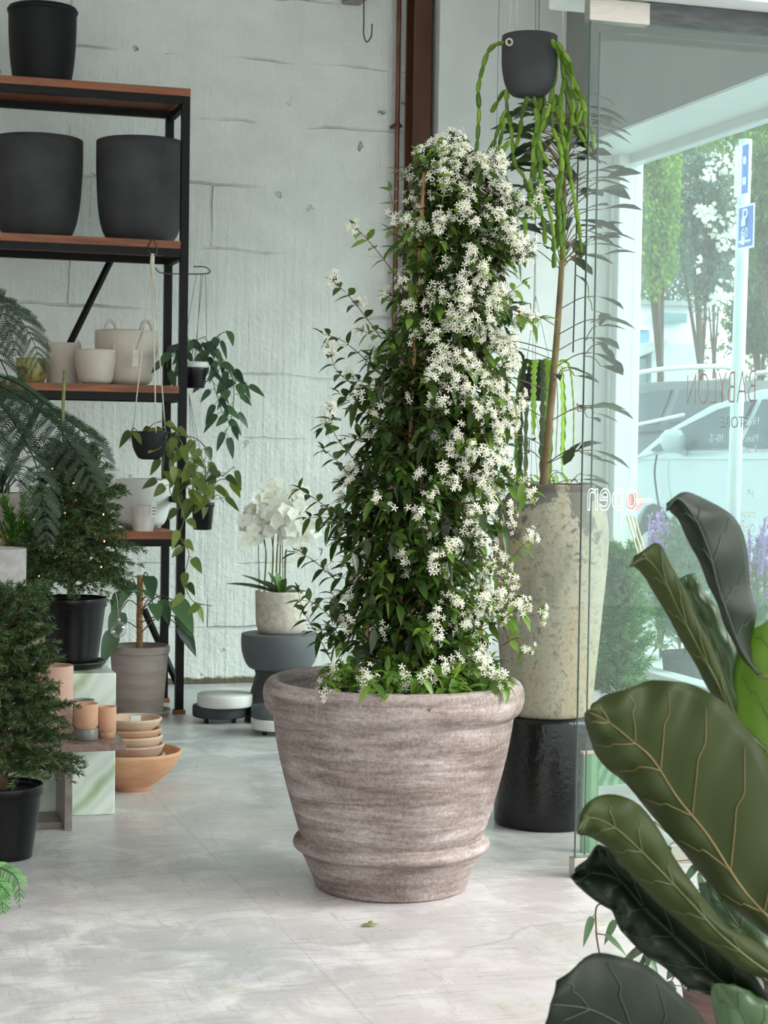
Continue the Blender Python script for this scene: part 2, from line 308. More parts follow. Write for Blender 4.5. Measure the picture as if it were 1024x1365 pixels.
# ------------------------------------------------------------------ mesh building
cv = V((cf.x, cf.y, 0)).normalized(); rg = V((cr.x, cr.y, 0)).normalized()
class MB:
    def __init__(s): s.v = []; s.f = []; s.r = []; s.mi = []
    def add(s, vs, fs, rnd=0., mi=0):
        o = len(s.v); s.v.extend(vs); s.r.extend([rnd]*len(vs))
        for f in fs: s.f.append(tuple(i+o for i in f)); s.mi.append(mi)
    def build(s, name, mats, parent=None, smooth=True, solid=0, bevel=0, kind=None, label=None, sub=0):
        me = bpy.data.meshes.new(name); o = V((0, 0, 0))
        p = parent
        while p is not None: o = o + p.location; p = p.parent
        me.from_pydata([(a[0]-o.x, a[1]-o.y, a[2]-o.z) for a in s.v], [], s.f)
        if not isinstance(mats, (list, tuple)): mats = [mats]
        for x in mats: me.materials.append(x)
        me.polygons.foreach_set('material_index', s.mi)
        me.polygons.foreach_set('use_smooth', [smooth]*len(s.f))
        a = me.attributes.new('rnd', 'FLOAT', 'POINT'); a.data.foreach_set('value', s.r)
        me.update()
        ob = bpy.data.objects.new(name, me); COL.objects.link(ob)
        if parent is not None: ob.parent = parent
        if solid:
            md = ob.modifiers.new('thick', 'SOLIDIFY'); md.thickness = solid; md.offset = 0
        if bevel:
            md = ob.modifiers.new('bevel', 'BEVEL'); md.width = bevel; md.segments = 2; md.limit_method = 'ANGLE'
        if sub:
            md = ob.modifiers.new('sub', 'SUBSURF'); md.levels = sub; md.render_levels = sub
        if kind: ob['kind'] = kind
        if label: ob['label'] = label
        return ob
def tag(o, label, cat, group=None, kind=None):
    o['label'] = label; o['category'] = cat
    if group: o['group'] = group
    if kind: o['kind'] = kind
    return o
def thing(name, loc, label, cat, group=None):
    o = bpy.data.objects.new(name, None); COL.objects.link(o); o.location = loc; o.empty_display_size = .05
    return tag(o, label, cat, group)
def box(mb, lo, hi, mi=0):
    (a, b, c), (d, e, f) = lo, hi
    mb.add([(a, b, c), (d, b, c), (d, e, c), (a, e, c), (a, b, f), (d, b, f), (d, e, f), (a, e, f)],
           [(0, 3, 2, 1), (4, 5, 6, 7), (0, 1, 5, 4), (1, 2, 6, 5), (2, 3, 7, 6), (3, 0, 4, 7)], 0, mi)
def prism(mb, poly, z0, z1, mi=0):
    n = len(poly); vs = [(x, y, z0) for x, y in poly]+[(x, y, z1) for x, y in poly]
    mb.add(vs, [tuple(reversed(range(n))), tuple(range(n, 2*n))]+[(i, (i+1) % n, n+(i+1) % n, n+i) for i in range(n)], 0, mi)
def frames(pts):
    out = []; up = V((0, 0, 1)); prev = None
    for i, p in enumerate(pts):
        d = (pts[min(i+1, len(pts)-1)]-pts[max(i-1, 0)])
        d = d.normalized() if d.length > 1e-9 else V((0, 0, 1))
        if prev is None:
            a = d.cross(up); a = a.normalized() if a.length > .05 else V((1, 0, 0))
        else:
            a = prev - d*prev.dot(d); a = a.normalized() if a.length > 1e-6 else d.orthogonal().normalized()
        prev = a; out.append((d, a, d.cross(a)))
    return out
def tube(mb, pts, rad, n=6, rnd=.5, mi=0):
    pts = [V(p) for p in pts]; fr = frames(pts); vs = []
    for i, p in enumerate(pts):
        r = rad[i] if isinstance(rad, (list, tuple)) else rad
        for k in range(n):
            an = 2*math.pi*k/n; vs.append(p + fr[i][1]*(math.cos(an)*r) + fr[i][2]*(math.sin(an)*r))
    fs = []
    for i in range(len(pts)-1):
        for k in range(n): fs.append((i*n+k, i*n+(k+1) % n, (i+1)*n+(k+1) % n, (i+1)*n+k))
    fs.append(tuple(reversed(range(n)))); L = (len(pts)-1)*n; fs.append(tuple(L+k for k in range(n)))
    mb.add(vs, fs, rnd, mi)
def cat(pts, n=6):
    P = [V(p) for p in pts]
    if len(P) < 3:
        return [P[0].lerp(P[-1], i/n) for i in range(n+1)]
    P = [P[0]*2-P[1]]+P+[P[-1]*2-P[-2]]; out = []
    for i in range(1, len(P)-2):
        for k in range(n):
            t = k/n; a, b, c, d = P[i-1], P[i], P[i+1], P[i+2]
            out.append(.5*((2*b)+(c-a)*t+(2*a-5*b+4*c-d)*t*t+(3*b-a-3*c+d)*t**3))
    out.append(P[-2]); return out
def lathe(mb, c, prof, n=48, mi=0, wob=0, rnd=.5):
    vs = []; fs = []; idx = []
    for j, (r, z) in enumerate(prof):
        if r < 1e-5: idx.append([len(vs)]); vs.append((c[0], c[1], c[2]+z)); continue
        row = []
        for k in range(n):
            a = 2*math.pi*k/n; rr = r
            if wob: rr = r*(1+wob*noise.noise(V((math.cos(a)*1.5, math.sin(a)*1.5, z*6))))
            row.append(len(vs)); vs.append((c[0]+rr*math.cos(a), c[1]+rr*math.sin(a), c[2]+z))
        idx.append(row)
    for a, b in zip(idx, idx[1:]):
        if len(a) == 1 and len(b) == 1: continue
        for k in range(n):
            k2 = (k+1) % n
            if len(a) == 1: fs.append((a[0], b[k2], b[k]))
            elif len(b) == 1: fs.append((a[k], a[k2], b[0]))
            else: fs.append((a[k], a[k2], b[k2], b[k]))
    mb.add(vs, fs, rnd, mi)
def smoothprof(prof, n=5):
    q = cat([V((r, 0, z)) for r, z in prof], n); return [(max(p.x, 0), p.z) for p in q]
def openpot(c, outer, th=.008, depth=None, n=48, sm=True, wob=0):
    """outer: (r,z) from foot to rim; hollow inside down to depth below rim."""
    o = smoothprof(outer) if sm else list(outer)
    top = o[-1][1]; fl = max(o[0][1]+th, top-(depth if depth else top-th))
    inner = [(max(r-th, .004), z) for r, z in reversed(o) if z > fl]
    prof = [(0, o[0][1])]+o+[(o[-1][0]-th*.5, top+th*.25)]+inner
    if inner: prof += [(inner[-1][0], fl), (0, fl)]
    mb = MB(); lathe(mb, c, prof, n, wob=wob); return mb
def disc(c, r, mb=None, rough=.004, n=28):
    mb = mb or MB(); prof = [(0, rough)]+[(r*k/5, rough*random.uniform(-1, 1)) for k in range(1, 6)]
    lathe(mb, c, prof, n); return mb
def rv(s=1.): return V((random.uniform(-s, s), random.uniform(-s, s), random.uniform(-s, s)))

def wprof(t): return max(.03, math.sin(math.pi*min(1, t)**.8)**.85)
def leaf(mb, p, d, up, L, W, segs=4, droop=.25, fold=.3, prof=wprof, rnd=None, mi=0, curl=0):
    d = d.normalized(); s = d.cross(up)
    s = s.normalized() if s.length > 1e-3 else d.orthogonal().normalized()
    n = s.cross(d).normalized(); vs = []; fs = []
    for i in range(segs+1):
        t = i/segs; c = p + d*(L*t) - V((0, 0, 1))*(droop*L*t*t) + n*(curl*L*math.sin(math.pi*t))
        w = W*.5*prof(t)
        vs += [c+s*w+n*(fold*w), c, c-s*w+n*(fold*w)]
    for i in range(segs):
        a = i*3; fs += [(a, a+1, a+4, a+3), (a+1, a+2, a+5, a+4)]
    mb.add(vs, fs, random.random() if rnd is None else rnd, mi)
def heart(t): return max(.03, (math.sin(math.pi*min(1, t*.93+.07)**.62))**.8)
def star(mb, p, axis, R, mi=0):
    axis = axis.normalized(); a = axis.orthogonal().normalized(); b = axis.cross(a); ph = random.uniform(0, 6.3)
    rn = random.random()
    vs = []; fs = []
    for k in range(5):
        an = ph+k*1.2566; d = a*math.cos(an)+b*math.sin(an); s = axis.cross(d)
        o = len(vs); q = p+axis*(R*.25)
        vs += [p+d*(R*.08)-s*(R*.06), p+d*(R*.08)+s*(R*.06), q+d*(R*.55)+s*(R*.2), q+d*R*1.0+s*(R*.14)-axis*(R*.12), q+d*R*.95-s*(R*.1)-axis*(R*.12), q+d*(R*.55)-s*(R*.12)]
        fs += [(o, o+1, o+2, o+5), (o+5, o+2, o+3, o+4)]
    mb.add(vs, fs, rn, mi)
    tube(mb, [p-axis*(R*.8), p+axis*(R*.1)], [R*.05, R*.1], 4, rn*.5, mi)

# ------------------------------------------------------------------ setting
def struct(name, mb, mat, bevel=0, smooth=False, parent=None):
    o = mb.build(name, mat, parent, smooth, bevel=bevel)
    if parent is None: o['kind'] = 'structure'
    return o
b = MB(); box(b, (-3.5, -1.0, -.1), (4.09, 9.4, 0)); struct('floor', b, M['floor'])
# back wall as a finely gridded slab with a gently uneven face
b = MB(); nx, nz_ = 150, 110; x0, x1, z0, z1 = -3.0, 3.02, 0, 3.75; vs = []; fs = []
for j in range(nz_+1):
    for i in range(nx+1):
        x = x0+(x1-x0)*i/nx; z = z0+(z1-z0)*j/nz_
        y = 9.02 + .006*noise.noise(V((x*1.3, z*1.3, 3))) + .003*noise.noise(V((x*5, z*5, 1)))
        vs.append((x, y, z))
for j in range(nz_):
    for i in range(nx): a = j*(nx+1)+i; fs.append((a, a+1, a+nx+2, a+nx+1))
b.add(vs, fs); box(b, (x0, 9.03, z0), (x1, 9.3, z1)); struct('wall_back', b, M['wall'], smooth=True)
b = MB(); box(b, (2.985, 8.82, 0), (4.09, 9.35, 3.75)); struct('wall_pier', b, M['plaster'], .004)
b = MB(); box(b, (3.67, 4.92, 2.735), (4.0, 8.82, 3.75)); struct('wall_right', b, M['shaded_plaster'], .004)
b = MB(); box(b, (3.668, 4.92, 2.722), (4.01, 8.82, 2.7345)); struct('trim_3', b, M['white_paint'])
b = MB(); box(b, (-3.2, -1, 0), (-3.0, 9.3, 3.75)); struct('wall_left', b, M['plaster'])
b = MB(); box(b, (-3.2, .8, 3.6), (4.2, 9.4, 3.75)); struct('ceiling', b, M['plaster'])
b = MB(); box(b, (1.99, 4.62, 2.452), (4.3, 4.92, 2.8)); struct('trim_1', b, M['white_paint'], .006)
WX = 4.03
win = bpy.data.objects.new('window_1', None); COL.objects.link(win); win.location = (WX, 6.5, 0); win['kind'] = 'structure'
b = MB()
box(b, (3.945, 8.735, 0), (WX+.05, 8.819, 2.73)); b.build('window_frame', M['white_paint'], win, False, bevel=.006)
b = MB(); box(b, (3.93, 8.79, 0), (3.945, 8.819, 2.62)); b.build('jamb_strip', M['white_paint'], win, False, bevel=.003)
b = MB(); box(b, (WX-.02, 4.92, 2.685), (WX+.05, 8.735, 2.80)); b.build('header', M['white_paint'], win, False, bevel=.006)
b = MB(); box(b, (WX-.03, 4.92, 2.672), (WX+.03, 8.735, 2.684)); b.build('glazing_bead', M['white_paint'], win, False)
b = MB(); box(b, (WX-.06, 4.9, 0), (WX+.06, 8.735, .1)); b.build('sill', M['white_paint'], win, False, bevel=.005)
b = MB(); box(b, (WX, 4.92, .1), (WX+.008, 8.735, 2.685)); b.build('pane', M['window_glass'], win, False)

def text(name, s, size, loc, right, up, mat, parent=None, sx=1., extr=.0006, align='LEFT', outline=0, thin=0.):
    cu_ = bpy.data.curves.new(name, 'FONT'); cu_.body = s; cu_.size = size; cu_.extrude = extr; cu_.align_x = align; cu_.offset = thin
    if outline: cu_.fill_mode = 'NONE'; cu_.bevel_depth = outline; cu_.extrude = 0
    cu_.materials.append(mat)
    o = bpy.data.objects.new(name, cu_); COL.objects.link(o)
    r = V(right); u_ = V(up); n = r.cross(u_)
    mt = Matrix((r*sx, u_, n)).transposed().to_4x4(); mt.translation = V(loc)
    if parent is not None:
        o.parent = parent; q = V((0, 0, 0)); p = parent
        while p is not None: q += p.location; p = p.parent
        mt.translation = V(loc)-q
    o.matrix_local = mt if parent is not None else mt
    return o
def wtext(s, px, py, size, mat, sx=1., thin=0.):
    p = onX(px, py, WX-.006); text('lettering', s, size, p, (0, 1, 0), (0, 0, 1), mat, win, sx, thin=thin)
wtext('BABYLON', 1009, 537, .225, M['orange_text'], .70, -.0055)
wtext('STORE', 998, 570, .075, M['grey_text'], 1.2)
wtext('Hours:', 1012, 566, .05, M['white_text'], 1.25)
wtext('Mon.', 1011, 589, .05, M['white_text'], 1.25)
wtext('10–5', 966, 589, .052, M['white_text'], 1.5)
wtext('Tues.', 1010, 604, .045, M['white_text'], 1.2)
wtext('gift', 1006, 660, .045, M['white_text'], 1.2)
wtext('babyl', 1008, 690, .052, M['white_text'], 1.25)
wtext('Closed Sundays', 1008, 710, .055, M['white_text'], 1.25)

# ------------------------------------------------------------------ glass door
GY = 4.74
door = bpy.data.objects.new('door_1', None); COL.objects.link(door); door.location = (2.05, GY, 0); door['kind'] = 'structure'
b = MB(); box(b, (2.0455, GY-.004, .03), (3.45, GY+.004, 2.39)); b.build('pane', M['door_glass'], door, False)
b = MB(); box(b, (2.0435, GY-.0045, .03), (2.0453, GY+.0045, 2.39)); b.build('polished_edge', M['glass_edge'], door, False)
b = MB(); box(b, (2.0335, GY-.02, 2.385), (2.215, GY+.02, 2.446)); b.build('patch_fitting', M['steel'], door, False, bevel=.002)
b = MB(); box(b, (2.035, GY-.02, .0), (2.215, GY+.02, .055)); b.build('patch_fitting', M['steel'], door, False, bevel=.002)
b = MB(); box(b, (2.215, GY-.016, 2.39), (3.45, GY+.016, 2.45)); b.build('top_rail', M['gasket'], door, False, bevel=.002)
b = MB(); lathe(b, (2.10, GY, 2.446), [(0, 0), (.02, 0), (.02, .02), (0, .02)], 16); b.build('pivot', M['black_metal'], door)
d2 = bpy.data.objects.new('door_2', None); COL.objects.link(d2); d2.location = (2.1, GY+.1, 0); d2['kind'] = 'structure'
b = MB(); box(b, (2.118, GY+.096, .03), (3.5, GY+.104, 2.385)); b.build('pane', M['door_glass'], d2, False)
b = MB(); box(b, (2.116, GY+.0955, .03), (2.1178, GY+.1045, 2.385)); b.build('polished_edge', M['glass_edge'], d2, False)
b = MB(); box(b, (2.22, GY+.08, 0), (2.9, GY+.12, .055)); b.build('bottom_rail', M['steel'], d2, False, bevel=.002)
# open sign stuck on the folded leaf
sp = onY(848, 680, GY+.086)
os_ = thing('open_sign', sp, 'white outlined open lettering and pink disc stuck on the glass door', 'sign')
text('lettering', 'open', .132, onY(850, 680, GY+.085), (-1, 0, 0), (0, 0, 1), M['white_text'], os_, .60, outline=.0022)
b = MB(); c0 = onY(846, 669, GY+.089)
vs = [(c0.x+.026*math.cos(k*.2618), c0.y-.001, c0.z+.026*math.sin(k*.2618)) for k in range(24)]+[(c0.x+.026*math.cos(k*.2618), c0.y+.001, c0.z+.026*math.sin(k*.2618)) for k in range(24)]
b.add(vs, [tuple(range(24)), tuple(reversed(range(24, 48)))]+[(k, (k+1) % 24, 24+(k+1) % 24, 24+k) for k in range(24)])
b.build('disc', M['pink'], os_, False)
text('lettering', 'vintage', .026, onY(870, 670, GY+.085), (-1, 0, 0), (0, 0, 1), M['white_text'], os_, .8)
for k in range(3):
    b = MB(); tube(b, [onY(836+k*5, 688, GY+.086), onY(858+k*5, 762, GY+.086)], .0028, 6); b.build('stick', M['pale_wood'], os_)

# ------------------------------------------------------------------ beam, pipe, hook, cable
b = MB(); box(b, (2.868, 8.87, 0), (2.962, 8.885, 3.75)); box(b, (2.905, 8.885, 0), (2.925, 9.0, 3.75)); box(b, (2.868, 9.0, 0), (2.962, 9.012, 3.75))
o = b.build('trim_2', M['rust_beam'], None, False, bevel=.003); o['kind'] = 'structure'
pr = thing('copper_pipe', (2.815, 8.965, 0), 'thin copper pipe running up the wall beside brown steel beam', 'pipe')
b = MB(); tube(b, [V((2.815, 8.965, z*.375)) for z in range(11)], .0125, 12); b.build('tube', M['copper'], pr)
for zz in (2.82, 1.3):
    b = MB(); lathe(b, (2.815, 8.965, zz), [(.0126, 0), (.019, .002), (.019, .02), (.0126, .022)], 16); box(b, (2.79, 8.96, zz+.004), (2.84, 9.03, zz+.016)); b.build('pipe_clip', M['copper'], pr)
hk = thing('steel_hook', onY(485, 0, 8.85), 'grey steel wire hook hanging high on the white wall', 'hook')
b = MB(); tube(b, cat([onY(485, -60, 8.85), onY(485, 0, 8.85), onY(485, 30, 8.85), onY(485, 46, 8.85), onY(489, 56, 8.85), onY(495, 48, 8.85), onY(496, 32, 8.85)], 6), .004, 8); b.build('wire', M['wire'], hk)
b = MB(); q = onY(480, -8, 8.86); box(b, (q.x-.05, 8.86, q.z-.12+.1), (q.x+.05, 9.03, q.z+.14)); b.build('bracket', M['grey_stone'], hk, False, bevel=.01)
cb = MB(); tube(cb, cat([onY(779, -130, 8.79), onY(774, 40, 8.79), onY(775, 95, 8.79), onY(772, 160, 8.79), onY(768, 330, 8.79), onY(764, 470, 8.79)], 6), .004, 8)
tag(cb.build('black_cable', M['cable']), 'thin black cable hanging down the grey wall corner behind the glass door', 'cable')

# ------------------------------------------------------------------ shelf unit
SX0, SX1, SY0, SY1 = -.9, 1.565, 8.02, 8.44
sh = thing('shelf_unit', (SX1-.5, 8.2, 0), 'black steel shelving rack with four brown wooden boards against white wall', 'shelf')
TOPS = [.812, 1.455, 2.09, 2.757]
for x in (SX1-.018, SX0):
    for y in (SY0, SY1-.04):
        b = MB(); box(b, (x-.018, y, .02), (x+.018, y+.036, 2.757-.002)); b.build('post', M['black_metal'], sh, False, bevel=.002)
        b = MB(); box(b, (x-.026, y-.006, 0), (x+.026, y+.042, .02)); b.build('foot', M['wood'], sh, False, bevel=.002)
for i, z in enumerate(TOPS):
    b = MB(); e = SX1 if i == 3 else SX1-.037
    box(b, (SX0+.02 if i < 3 else SX0-.02, SY0-.004, z-.034), (e, SY1, z)); b.build('shelf_board', M['wood'], sh, False, bevel=.002)
    b = MB(); box(b, (SX0+.018, SY0+.002, z-.066), (SX1-.036, SY0+.032, z-.034)); box(b, (SX0+.018, SY1-.036, z-.066), (SX1-.036, SY1-.006, z-.034)); b.build('shelf_rail', M['black_metal'], sh, False)
for z in (.75, .95, 1.18, 1.40, 1.63, 2.03, 2.69):
    b = MB(); box(b, (SX1-.03, SY0+.036, z-.015), (SX1-.006, SY1-.04, z+.015)); b.build('rung', M['black_metal'], sh, False)
def brace(p, q):
    b = MB(); tube(b, [p, q], .016, 4); b.build('brace', M['black_metal'], sh, False)
brace(onY(152, 338, 8.45), onY(0, 648, 8.45)); brace(onY(192, 812, 8.45), onY(238, 915, 8.45))

# ------------------------------------------------------------------ pots
def pot(name, px, d, z, outer, mat, label, cat_='pot', th=.008, group=None, n=48, depth=None, part='body', wob=0):
    c = at(px, d, z); r = thing(name, c, label, cat_, group)
    openpot(c, outer, th, depth, n, wob=wob).build(part, mat, r); return r, c
def cup(r0_, r1, h, k=.35):            # rounded-foot pot profile
    return [(r0_*.9, 0), (r0_, .004), (r0_+(r1-r0_)*.55, h*.12), (r0_+(r1-r0_)*.85, h*k), (r1*.995, h*.7), (r1, h)]
def taper(r0_, r1, h): return [(r0_*.97, 0), (r0_, .004), (r0_+(r1-r0_)*.5, h*.5), (r1, h*.97), (r1, h)]
def nursery(c, r0_, r1, h, parent, name='pot', mat=None):
    prof = [(r0_*.9, 0), (r0_, .003), (r0_*1.01, h*.08), (r0_+(r1-r0_)*.5, h*.5), (r1*.955, h*.86), (r1*.96, h*.865), (r1, h*.87), (r1*1.01, h*.985), (r1, h)]
    o = openpot(c, prof, .004, h*.12, 40, sm=False).build(name, mat or M['black_plastic'], parent)
    disc(c+V((0, 0, h*.9)), r1*.94, rough=.006).build('soil', M['soil'], parent)
    return o

Z1, Z2, Z3, Z4 = TOPS
r, c = pot('round_pot', 56, 8.32, Z4, cup(.088, .152, .40, .38), M['black_pot'], 'matte black round-bottomed pot on the topmost shelf board', th=.012)
b = MB(); lathe(b, c+V((0, 0, .375)), [(.150, 0), (.157, .002), (.159, .014), (.150, .018)], 48); b.build('rim', M['black_pot'], r)
pot('round_pot', 49, 8.34, Z3, cup(.11, .204, .475, .35), M['dark_pot'], 'large charcoal pot cut by the left edge, second shelf from top', th=.014)
pot('round_pot', 187, 8.34, Z3, cup(.125, .202, .47, .33), M['dark_pot'], 'large charcoal pot next to the black post, second shelf from top', th=.014)
pot('glass_bowl', 42, 8.2, Z2, cup(.045, .068, .115), M['glass_pot'], 'amber green marbled glass pot on the shelf half behind fern', th=.006)
r, c = pot('handled_pot', 84, 8.33, Z2, taper(.074, .08, .19), M['cream'], 'straight-sided cream pot left of the small cream bowl', th=.009)
def loop(c, w, h, rr, mat, parent, ang=0.):
    b = MB(); dx = V((math.cos(ang), math.sin(ang), 0))
    tube(b, [c+dx*(w*math.cos(a))+V((0, 0, h*math.sin(a))) for a in [math.pi*k/10 for k in range(11)]], rr, 8); b.build('handle', mat, parent)
loop(c+V((.062, -.04, .15)), .012, .05, .006, M['cream'], r, 1.2)
r, c = pot('handled_pot', 127, 8.17, Z2, cup(.052, .09, .155, .45), M['cream'], 'small cream bowl pot in front of the larger cream pot', th=.008)
loop(c+V((.08, .0, .145)), .01, .035, .005, M['cream'], r, 1.4)
r, c = pot('handled_pot', 168, 8.34, Z2, cup(.085, .142, .25, .42), M['cream'], 'largest cream pot with two loop handles and hanging tag', th=.011)
loop(c+V((-.085, -.08, .245)), .024, .045, .007, M['cream'], r); loop(c+V((.075, -.09, .245)), .026, .05, .008, M['cream'], r)
tg = MB(); p = D(181, 478, 8.16); q = [(0, .04), (.02, .04), (.026, -.035), (-.006, -.035)]
vs = [p+V((x-.01, 0, z)) for x, z in q]+[p+V((x-.01, .002, z)) for x, z in q]
tg.add(vs, [(0, 1, 2, 3), (7, 6, 5, 4), (0, 4, 5, 1), (1, 5, 6, 2), (2, 6, 7, 3), (3, 7, 4, 0)]); tg.build('price_tag', M['paper'], r, False)
tg = MB(); tube(tg, [p+V((.0, 0, .038)), p+V((.012, -.004, .075)), c+V((.07, -.09, .28))], .0015, 5); tg.build('tag_string', M['brown_stem'], r)
pot('tall_pot', 141, 8.3, Z1, taper(.058, .058, .265), M['white_pot'], 'plain white cylinder pot on low shelf beside fir branches', th=.008)
pot('round_pot', 187, 8.36, Z1, cup(.07, .142, .225, .4), M['white_pot'], 'wide white rounded bowl pot on the low shelf', th=.01)
r, c = pot('small_pot', 191, 8.12, Z1, taper(.045, .054, .112), M['marbled'], 'small streaky white pot with paper price label on low shelf', th=.006)
b = MB(); p = D(205, 678, 8.06); box(b, (p.x-.012, p.y, p.z-.04), (p.x+.012, p.y+.0015, p.z+.035)); b.build('price_tag', M['white_paper'], r, False)
for k in range(3):
    b = MB(); box(b, (p.x-.006, p.y-.0006, p.z-.026+k*.014), (p.x+.006+.002*k, p.y-.0001, p.z-.022+k*.014)); b.build('print', M['ink'], r, False)
r, c = pot('potted_plant', 3, 8.25, Z1, taper(.085, .1, .155), M['taupe'], 'taupe pot with sparse dark leaves at left end of low shelf', 'plant', th=.008, part='pot')
disc(c+V((0, 0, .14)), .09).build('soil', M['soil'], r)
b = MB()
for k in range(22):
    a = random.uniform(0, 6.3); tip = c+V((math.cos(a)*.1, math.sin(a)*.1, .16+random.uniform(.02, .16)))
    s_ = cat([c+V((0, 0, .14)), c.lerp(tip, .6)+V((0, 0, .1)), tip], 4); tube(b, s_, .002, 4, .1)
    leaf(b, tip, V((math.cos(a), math.sin(a), -.2)), V((0, 0, 1)), .085, .022, 4, .4)
b.build('foliage', M['fir'], r)

# ------------------------------------------------------------------ hanging planters on the shelf
def vine(mb, pts, L, W, step=.045, mbs=None, r=.002, mi=0):
    P = cat(pts, 8); tube(mbs or mb, P, r, 5, .4)
    acc = 0; side = 1
    for a, b_ in zip(P, P[1:]):
        acc += (b_-a).length
        if acc > step:
            acc = 0; side = -side; d = (b_-a).normalized()
            o = V((math.cos(yaw), -math.sin(yaw), 0))*side*random.uniform(.5, 1) + V((random.uniform(-.5, .5), random.uniform(-.8, .1), random.uniform(-.7, .1)))
            pe = b_+o.normalized()*L*.35; tube(mbs or mb, [b_, pe], r*.7, 4, .5)
            leaf(mb, pe, o+V((0, 0, -.5)), V((random.uniform(-.4, .4), -1, .5)), L*random.uniform(.75, 1.1), W*random.uniform(.8, 1.1), 5, .25, .15, heart, mi=mi)
hp = at(199, 7.9, 1.13); r = thing('hanging_planter', hp, 'black bowl planter on cream rope with trailing variegated vine', 'hanging plant')
openpot(hp, [(.03, 0), (.05, .01), (.07, .05), (.078, .095), (.079, .12)], .006, .03).build('pot', M['black_pot'], r)
disc(hp+V((0, 0, .095)), .07).build('soil', M['soil'], r)
apex = at(203, 7.9, 1.985)
for a in (2.6, 4.9, .3):
    b = MB(); q = hp+V((math.cos(a)*.077, math.sin(a)*.077, .115)); tube(b, [q, q.lerp(apex, .5), apex], .0028, 6); b.build('rope', M['rope'], r)
b = MB(); tube(b, [apex+V((0, 0, -.07)), apex+V((0, 0, .0)), apex+V((.002, 0, .03))], [.006, .01, .007], 8); b.build('rope_knot', M['rope'], r)
b = MB(); tube(b, cat([apex+V((-.012, .03, .05)), apex+V((0, 0, .02)), apex+V((.02, 0, .04)), apex+V((.012, .06, .1)), V((apex.x, SY0+.03, Z3-.05))], 6), .003, 6); b.build('hook', M['wire'], r)
b = MB(); st = MB()
for pts in ([(212, 575), (226, 566), (242, 590), (254, 620), (264, 640)], [(185, 578), (177, 570), (173, 588)], [(222, 580), (219, 605), (216, 640)], [(228, 575), (232, 610), (226, 650), (234, 668)],
            [(230, 590), (250, 610), (270, 618), (275, 640)], [(205, 572), (232, 578), (262, 585), (276, 600)], [(236, 660), (245, 690), (240, 715), (252, 738), (246, 770), (256, 800), (283, 808)], [(195, 575), (205, 565), (220, 560)]):
    vine(b, [D(x, y, 7.88+random.uniform(-.07, .08)) for x, y in pts], .066, .04, .042, st, .0022)
b.build('foliage', M['brasil'], r); st.build('stem', M['stem'], r)
# rod and second hanging pot
rd = thing('wire_hanger', V((1.60, 8.2, 1.975)), 'black wire coat-hanger rod looped over the shelf post', 'hanger')
b = MB(); w = [at(x, 8.28, z) for x, z in ((207, 1.99), (215, 1.968), (243, 1.965), (276, 1.968), (279, 1.985), (272, 1.998), (258, 1.998))]; tube(b, cat(w, 6), .0032, 6); b.build('wire', M['wire'], rd)
hb = at(259, 8.25, 1.45); r = thing('hanging_planter', hb, 'black nursery pot with white rim hung by wires, glossy trailing leaves', 'hanging plant')
openpot(hb, [(.042, 0), (.046, .003), (.055, .08), (.057, .1)], .004, .02, sm=False).build('pot', M['black_plastic'], r)
b = MB(); lathe(b, hb+V((0, 0, .092)), [(.057, 0), (.062, .002), (.062, .026), (.055, .026), (.055, .0)], 36); b.build('rim', M['white_pot'], r)
disc(hb+V((0, 0, .105)), .055).build('soil', M['soil'], r)
ap = at(268, 8.26, 1.968)
for a, dx in ((2.8, -10), (.2, 10), (4.6, 0), (1.4, 4)):
    b = MB(); tube(b, [hb+V((math.cos(a)*.06, math.sin(a)*.06, .115)), at(268+dx*.6, 8.27, 1.968)], .0012, 5); b.build('hanger_wire', M['wire'], r)
b = MB(); st = MB()
for pts in ([(262, 478), (285, 470), (305, 490), (312, 520), (308, 560), (300, 578)], [(255, 478), (240, 468), (226, 478), (222, 490)], [(265, 475), (290, 448), (302, 442)], [(270, 480), (295, 488), (318, 505), (325, 515)],
            [(255, 475), (262, 455), (275, 448)], [(262, 480), (280, 500), (290, 530), (300, 560)], [(250, 478), (252, 458), (248, 450)]):
    vine(b, [D(x, y, 8.29+random.uniform(-.04, .05)) for x, y in pts], .082, .036, .024, st)
b.build('foliage', M['phil'], r); st.build('stem', M['stem'], r)
hc = at(270, 8.05, .825); r = thing('hanging_planter', hc, 'small black nursery pot of variegated leaves hanging beside shelf post', 'hanging plant')
openpot(hc, [(.036, 0), (.04, .003), (.048, .1), (.052, .102), (.052, .118)], .004, .02, sm=False).build('pot', M['black_plastic'], r)
disc(hc+V((0, 0, .105)), .046).build('soil', M['soil'], r)
for a in (2.4, .7, 4.4):
    b = MB(); tube(b, [hc+V((math.cos(a)*.05, math.sin(a)*.05, .115)), V((SX1+.012, SY0+.018, 1.42))], .0011, 5); b.build('hanger_wire', M['wire'], r)
b = MB(); st = MB()
for pts in ([(268, 672), (262, 640), (250, 620), (246, 640)], [(272, 670), (285, 640), (300, 632), (312, 622)], [(270, 670), (275, 630), (268, 605)], [(262, 672), (250, 650), (240, 652)], [(275, 672), (290, 660), (298, 670)], [(270, 670), (284, 650), (292, 640), (310, 638)], [(266, 670), (258, 655), (262, 625), (275, 610)]):
    vine(b, [D(x, y, 8.02+random.uniform(-.05, .05)) for x, y in pts], .075, .036, .04, st)
b.build('foliage', M['brasil'], r); st.build('stem', M['stem'], r)

